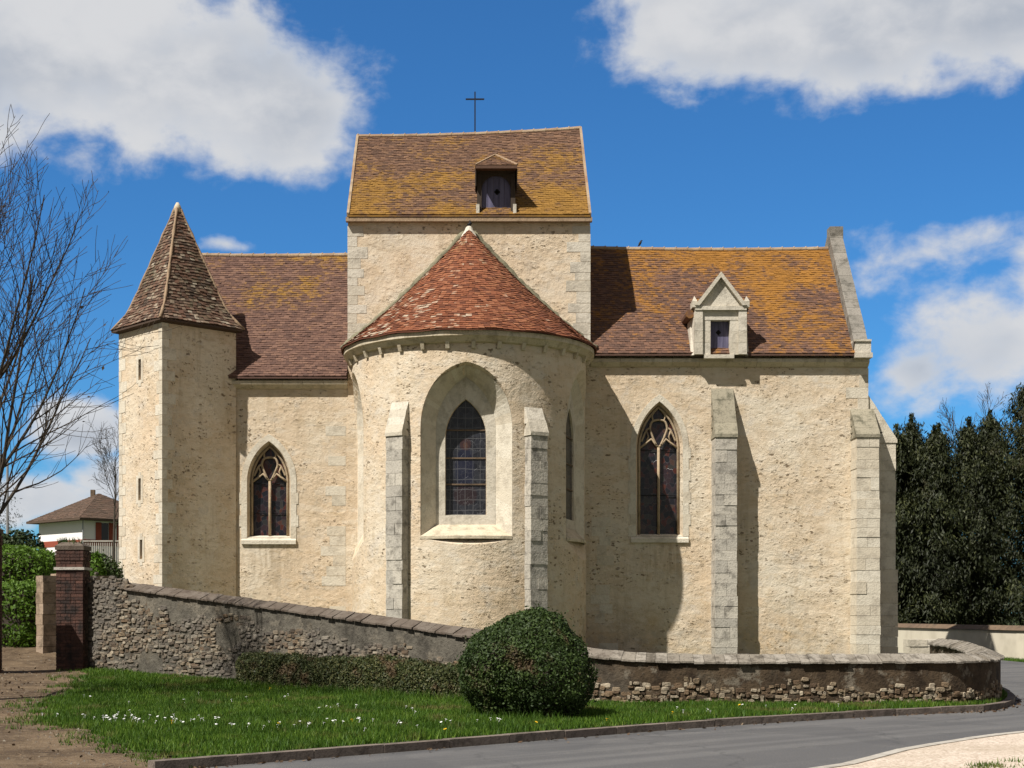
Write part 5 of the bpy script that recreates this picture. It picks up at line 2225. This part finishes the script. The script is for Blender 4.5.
# ------------------------------------------------------------------ far white wall and the trees beyond
ww = empty('white_wall', (19.5, 54, 0), 'long pale rendered wall with a brown tile coping in front of the conifers', 'wall')
PW = resample([(17.6, 68, 0), (18.4, 60, 0), (19.4, 52, 0), (22, 46, 0), (27, 41, 0), (34, 36, 0)], 50)
mb, mc = MB(), MB()
nw = side_normals(PW)
for i in range(49):
    a, b = PW[i], PW[i + 1]
    na, nb = nw[i], nw[i + 1]
    za, zb_ = 1.06, 1.06
    A = [a + na * .0, b + nb * .0, b - nb * .3, a - na * .3]
    mb.hexa([(p.x, p.y, -.3) for p in A] + [(p.x, p.y, 1.0) for p in A], .5)
    A = [a + na * .07, b + nb * .07, b - nb * .37, a - na * .37]
    M = [a - na * .15, b - nb * .15]
    mc.face([(A[0].x, A[0].y, 1.0), (A[1].x, A[1].y, 1.0), (M[1].x, M[1].y, 1.17), (M[0].x, M[0].y, 1.17)], rng.random())
    mc.face([(A[2].x, A[2].y, 1.0), (A[3].x, A[3].y, 1.0), (M[0].x, M[0].y, 1.17), (M[1].x, M[1].y, 1.17)], rng.random())
    mc.face([(p.x, p.y, .995) for p in A], .2)
mb.build('rendered_core', 'white_wall', ww, weld=True)
mc.build('coping', 'brown_eave', ww)


def conifer(x, y, hgt, r, n, label, seed, shape=.75):
    o = empty('conifer_tree', (x, y, height(x, y) - .07), label, 'tree', 'dark conifers behind the white wall')
    z0 = height(x, y) - .1
    rs = np.random.RandomState(seed)
    mb = MB()
    mb.tube([(x, y, z0), (x + .05, y, z0 + hgt * .5), (x, y, z0 + hgt * .97)], [.16, .10, .02], 7)
    mb.build('trunk', 'bark', o)
    nb = 420
    tb = rs.rand(nb) ** 1.0
    azb = rs.rand(nb) * 2 * np.pi
    rb = r * (np.clip((1 - tb) * 1.75, 0, 1) ** shape) * (.62 + .62 * rs.rand(nb))
    b = rs.randint(0, nb, n)
    f = rs.rand(n) ** .55
    base = np.stack([np.full(nb, x), np.full(nb, y), z0 + .2 + tb * (hgt - .5)], 1)
    dirv = np.stack([np.cos(azb), np.sin(azb), .55 + .5 * rs.rand(nb)], 1)
    C = base[b] + dirv[b] * (rb[b] * f)[:, None]
    C += rs.randn(n, 3) * (.05 + .16 * f)[:, None] * np.array([1, 1, .8])
    C[:, 2] = np.minimum(C[:, 2], z0 + hgt + .1 * rs.randn(n))
    # leader
    k = max(40, n // 60)
    L = np.stack([x + rs.randn(k) * .06, y + rs.randn(k) * .06, z0 + hgt * (.86 + .17 * rs.rand(k))], 1)
    C = np.concatenate([C, L])
    nr = np.concatenate([dirv[b], rs.randn(k, 3)])
    st = np.random.get_state()
    np.random.seed(seed)
    bt = rs.rand(nb) * .5
    tone = np.clip(np.concatenate([bt[b], np.full(k, .3)]) + .5 * rs.rand(n + k), 0, 1)
    Q = quads(C, nr, np.full(len(C), .098), .27, 2.6)
    np.random.set_state(st)
    np_mesh('crown', Q.reshape(-1, 3), 4, 'conifer', o, tone)
    return o


CON = [(19.7, 68.5, 10.1, 1.25, 'narrow conifer touching the corner buttress of the church in the view'),
       (20.7, 69.5, 10.7, 1.35, 'tall narrow conifer second from the church corner'),
       (21.3, 68.0, 10.0, 1.4, 'conifer with a blunt tip in the row behind the white wall'),
       (22.3, 70.5, 10.4, 1.3, 'slim pointed conifer set further back in the row'),
       (23.0, 68.3, 10.4, 1.6, 'broad conifer in the middle of the row under the bare tree'),
       (24.2, 69.0, 10.8, 1.7, 'broad dark conifer right of the middle of the row'),
       (25.4, 67.5, 12.2, 1.9, 'tallest full conifer near the edge of the picture'),
       (26.7, 67.0, 13.2, 2.1, 'biggest conifer at the end of the visible row'),
       (28.5, 66.0, 12.0, 2.2, 'wide conifer just past the biggest one'),
       (20.4, 73.0, 9.6, 2.3, 'conifer filling the second row near the church'),
       (22.8, 74.0, 9.8, 2.5, 'conifer filling the second row behind the slim pointed one'),
       (25.6, 73.6, 10.6, 2.7, 'conifer filling the second row behind the broad dark one'),
       (28.4, 72.5, 12.0, 2.8, 'conifer filling the second row at the far end')]
for i, (x, y, h_, r_, lab) in enumerate(CON):
    conifer(x, y, h_, r_ * 1.18, 30000 if y < 72 else 24000, lab, 100 + i)


# ------------------------------------------------------------------ bare trees
def grow_tree(root, spec, seed, lean=(0, 0), twig_r=.005, sides=4):
    """trunk and limbs in one mesh, twigs of the crown in another"""
    r_ = random.Random(seed)
    wood, twigs, tips = MB(), MB(), []

    def branch(p, d, L, r, lvl):
        n, kids, spread, ratio, trop, wig = spec[lvl]
        pts, rr = [p.copy()], [r]
        seg = L / n
        dirs = [d.copy()]
        for i in range(n):
            d = (d + Vector((r_.gauss(0, wig), r_.gauss(0, wig), r_.gauss(0, wig) + trop))).normalized()
            if lvl == 0:
                d = (d + Vector((lean[0], lean[1], 0))).normalized()
            p = p + d * seg
            pts.append(p.copy())
            rr.append(max(twig_r * .7, r * (1 - .72 * (i + 1) / n)))
            dirs.append(d.copy())
        last = lvl == len(spec) - 1
        (wood if lvl < 2 else twigs).tube(pts, rr, 7 if lvl == 0 else (5 if lvl == 1 else sides), r_.random(), caps=lvl < 2)
        if last:
            tips.append(pts[-1])
            return
        for k in range(kids):
            f = .22 + .78 * (k + r_.random() * .8) / kids
            f = min(f, .99)
            i = min(n - 1, int(f * n))
            q = pts[i].lerp(pts[i + 1], f * n - i)
            a = r_.random() * 2 * math.pi
            t = dirs[i + 1]
            s1 = t.orthogonal().normalized()
            s2 = t.cross(s1)
            sp = spread * r_.uniform(.7, 1.25)
            nd = (t * math.cos(sp) + (s1 * math.cos(a) + s2 * math.sin(a)) * math.sin(sp)).normalized()
            branch(q, nd, L * ratio * r_.uniform(.6, 1.15) * (1.12 - .5 * f), max(twig_r, rr[i] * .58), lvl + 1)
    branch(Vector(root), Vector((0, 0, 1)), spec[0][-1] if len(spec[0]) > 6 else 6.0, .2, 0)
    return wood, twigs, tips


class Spec(list):
    pass


def bare_tree(name, root, L, r0, spec, seed, label, twig_r, first=Vector((0, 0, 1)), group=None, leaves=0, cat='tree'):
    r_ = random.Random(seed)
    wood, twigs, tips = MB(), MB(), []

    def branch(p, d, L, r, lvl):
        n, kids, spread, ratio, trop, wig, f0 = spec[lvl]
        pts, rr, dirs = [p.copy()], [r], [d.copy()]
        for i in range(n):
            d = (d + Vector((r_.gauss(0, wig), r_.gauss(0, wig), r_.gauss(0, wig) + trop))).normalized()
            p = p + d * (L / n)
            pts.append(p.copy())
            rr.append(max(twig_r * .7, r * (1 - .75 * (i + 1) / n)))
            dirs.append(d.copy())
        (wood if lvl < 2 else twigs).tube(pts, rr, 8 if lvl == 0 else (6 if lvl == 1 else 4), r_.random(), caps=lvl < 2)
        if lvl == len(spec) - 1:
            tips.append(pts[-1])
            return
        for k in range(kids):
            f = min(.99, f0 + (1 - f0) * (k + r_.random()) / kids)
            i = min(n - 1, int(f * n))
            q = pts[i].lerp(pts[i + 1], f * n - i)
            a = r_.random() * 2 * math.pi + k * 2.4
            t = dirs[i + 1]
            s1 = t.orthogonal().normalized()
            s2 = t.cross(s1)
            sp = spread * r_.uniform(.65, 1.25)
            nd = (t * math.cos(sp) + (s1 * math.cos(a) + s2 * math.sin(a)) * math.sin(sp)).normalized()
            branch(q, nd, L * ratio * r_.uniform(.65, 1.15) * (1.15 - .55 * f), max(twig_r, rr[i] * (.44 if lvl == 0 else .50)), lvl + 1)
    o = empty(name, root, label, cat, group)
    branch(Vector(root), first.normalized(), L, r0, 0)
    wood.build('trunk', 'bark', o)
    twigs.build('crown', 'twig', o)
    if leaves:
        C = np.array([tips[r_.randrange(len(tips))][:] for _ in range(leaves)]) + np.random.randn(leaves, 3) * .05
        np_mesh('dead_leaves', quads(C, np.random.randn(leaves, 3), np.full(leaves, .035)).reshape(-1, 3), 4, 'twig', o)
    return o


SPEC = [(9, 24, .92, .70, .04, .04, .2), (9, 11, .60, .52, .07, .055, .10), (7, 8, .60, .50, .06, .07, .10), (5, 4, .6, .5, .04, .08, .1)]
bare_tree('bare_tree', (-8.22, 25.0, .2), 7.7, .115, SPEC, 9, 'tall bare spring tree reaching in above the gate pillar', .0052, Vector((-.02, 0, 1)), leaves=90)
SP3 = [(6, 12, .55, .6, .04, .05, .35), (6, 9, .6, .5, .05, .07, .15), (5, 8, .6, .5, .03, .09, .1), (4, 3, .5, .5, 0, .1, .1)]
SP2 = [(6, 9, .5, .6, .03, .04, .3), (6, 6, .5, .5, .05, .06, .2), (5, 6, .5, .5, .03, .08, .15), (4, 3, .5, .5, 0, .1, .1)]
bare_tree('bare_tree', (-24.0, 100, height(-24.0, 100) - .07), 8.0, .10, SP3, 21, 'distant bare tree between the white house and the turret', .010)
bare_tree('bare_tree', (27.9, 80, height(27.9, 80) - .07), 9.8, .2, SP3, 33, 'bare twiggy tree rising behind the dark conifers', .011, leaves=500)
conifer_far = conifer(-32.5, 100, 7.2, 2.2, 4000, 'dark spruce at the far edge beside the lamp post', 210)
conifer_far['group'] = 'far garden trees'

# ------------------------------------------------------------------ white house far behind the gate
HX, HY = -30.9, 124.0
hz = 4.9
house = empty('house', (HX, HY, hz), 'white house with a brown hipped roof and red shutters beyond the hedges', 'house')
hr = rad(45)


def hp(a, b, z, s=3.55):
    """house plan: a, b in -1..1 on its two axes, the corner (-1, -1) faces the road"""
    c, sn = math.cos(hr), math.sin(hr)
    x, y = a * s, b * s
    return Vector((HX + x * c - y * sn, HY + x * sn + y * c, z))


EZ = 9.2
mb = MB()
P = [(-1, -1), (1, -1), (1, 1), (-1, 1)]
mb.hexa([hp(a, b, hz - .5) for a, b in P] + [hp(a, b, EZ) for a, b in P])
mb.build('wall', 'house_white', house)
mb = MB()
mb.hexa([hp(a, b, EZ - 2.2, 3.58) for a, b in P] + [hp(a, b, EZ - 1.72, 3.58) for a, b in P])
mb.build('brick_band', 'house_red', house)
mb = MB()
ap = hp(0, 0, EZ + 2.35)
e = 3.55 + .75
for k in range(4):
    a, b = P[k], P[(k + 1) % 4]
    A, B = hp(*a, EZ - .05, e), hp(*b, EZ - .05, e)
    tiles(mb, lambda u, v: A.lerp(B, u).lerp(ap, v), 26, .4, .03)
    mb.face([A, B, ap])
    mb.face([A - V3(0, 0, .15), B - V3(0, 0, .15), B, A], .1)
mb.face([hp(*q, EZ - .2, e) for q in P], .1)
rf = mb.build('roof', 'tile_house', house)
mb = MB()
c = hp(-.1, .1, 0)
mb.box(c.x - .17, c.x + .17, c.y - .17, c.y + .17, EZ + 1.6, EZ + 2.65)
mb.build('chimney', 'brown_eave', rf)
mb = MB()
q0, q1 = hp(-1, -1, hz, 3.66), hp(-1, -1, EZ - .15, 3.66)
mb.tube([q0, q0.lerp(q1, .5), q1], .05, 6)
mb.build('downpipe', 'metal_grey', house)
for b0, dark in ((-.45, 0), (.1, 0), (.6, 0)):
    # openings on the face that runs to the right of the near corner
    def hq(t, z, out):
        return hp(t, -1 - out / 3.55, z)
    mb = MB()
    mb.hexa([hq(b0 - .09, EZ - 1.75, .02), hq(b0 + .09, EZ - 1.75, .02), hq(b0 + .09, EZ - 1.75, -.05), hq(b0 - .09, EZ - 1.75, -.05),
             hq(b0 - .09, EZ - .35, .02), hq(b0 + .09, EZ - .35, .02), hq(b0 + .09, EZ - .35, -.05), hq(b0 - .09, EZ - .35, -.05)])
    w = mb.build('window', 'window_dark', house)
    for s in (-1, 1):
        mb = MB()
        t0, t1 = sorted((b0 + s * .10, b0 + s * .24))
        mb.hexa([hq(t0, EZ - 1.78, .08), hq(t1, EZ - 1.78, .08), hq(t1, EZ - 1.78, .03), hq(t0, EZ - 1.78, .03),
                 hq(t0, EZ - .32, .08), hq(t1, EZ - .32, .08), hq(t1, EZ - .32, .03), hq(t0, EZ - .32, .03)])
        mb.build('shutter', 'house_red', w)
# terrace railing
rl = empty('terrace_railing', (-26.5, 112, height(-26.5, 112)), 'pale garden railing between the white house and the turret', 'railing')
mb, mp = MB(), MB()
for i in range(26):
    x = -29.2 + i * .16
    mb.box(x - .03, x + .03, 111.95, 112.0, 5.3, 6.95)
mb.box(-29.3, -25.1, 111.9, 112.05, 6.95, 7.05)
mb.box(-29.3, -25.1, 111.9, 112.05, height(-27, 112) - .3, 5.3)
mb.build('balusters', 'concrete', rl)
lp = empty('lamp_post', (-18.65, 60, height(-18.65, 60)), 'thin pale street lamp post beside the dark shrub', 'lamp post')
mb = MB()
mb.tube([(-18.65, 60, height(-18.65, 60) - .1), (-18.65, 60, 5), (-18.65, 60, 7.7)], [.08, .06, .05], 8)
mb.build('pole', 'metal_grey', lp)
mb = MB()
mb.tube([(-18.65, 60, 7.68), (-18.9, 60, 7.85), (-19.3, 60, 7.9)], .03, 6)
mb.build('arm', 'metal_grey', lp)
mb = MB()
mb.hexa([(-19.9, 59.9, 7.84), (-19.25, 59.9, 7.84), (-19.25, 60.1, 7.84), (-19.9, 60.1, 7.84), (-19.8, 59.93, 7.97), (-19.3, 59.93, 7.97), (-19.3, 60.07, 7.97), (-19.8, 60.07, 7.97)])
mb.build('lamp_head', 'metal_grey', lp)

# ------------------------------------------------------------------ small things
# bird on the right ridge
b = empty('bird', (5.72, RIDGE_Y, 13.95), 'small dark bird perched on the ridge of the orange roof', 'bird')
mb = MB()
BZ = 13.87


def bp(x, z, y=0):
    return (5.72 + x * .55, RIDGE_Y + y * .55, BZ + z * .55)


mb.tube([bp(-.13, .02), bp(-.06, .10), bp(.0, .2), (bp(.05, .29)), bp(.07, .36), bp(.11, .38), bp(.17, .37)], [.008, .025, .042, .036, .026, .022, .004], 8)
for sd in (-1, 1):
    mb.tube([bp(0, .16, sd * .025), bp(0, .08, sd * .025), bp(.01, -.02, sd * .025)], .005, 5)
mb.build('body', 'feather_dark', b, smooth=True)
# small drum by the corner buttress
g0 = height(13.5, 45.4) - .07
mb = MB()
dk = empty('small_drum', (13.44, 45.3, g0), 'small blue grey drum standing beside the corner buttress', 'drum')
mb.tube([(13.44, 45.3, g0), (13.44, 45.3, g0 + .05), (13.44, 45.3, g0 + .48), (13.44, 45.3, g0 + .52)], [.14, .16, .16, .13], 14)
mb.build('barrel', 'blue_grey', dk)
mb = MB()
mb.tube([(13.44, 45.3, g0 + .521), (13.44, 45.3, g0 + .55), (13.44, 45.3, g0 + .58)], [.15, .15, .05], 14)
mb.build('lid', 'iron', dk)

bpy.context.view_layer.update()
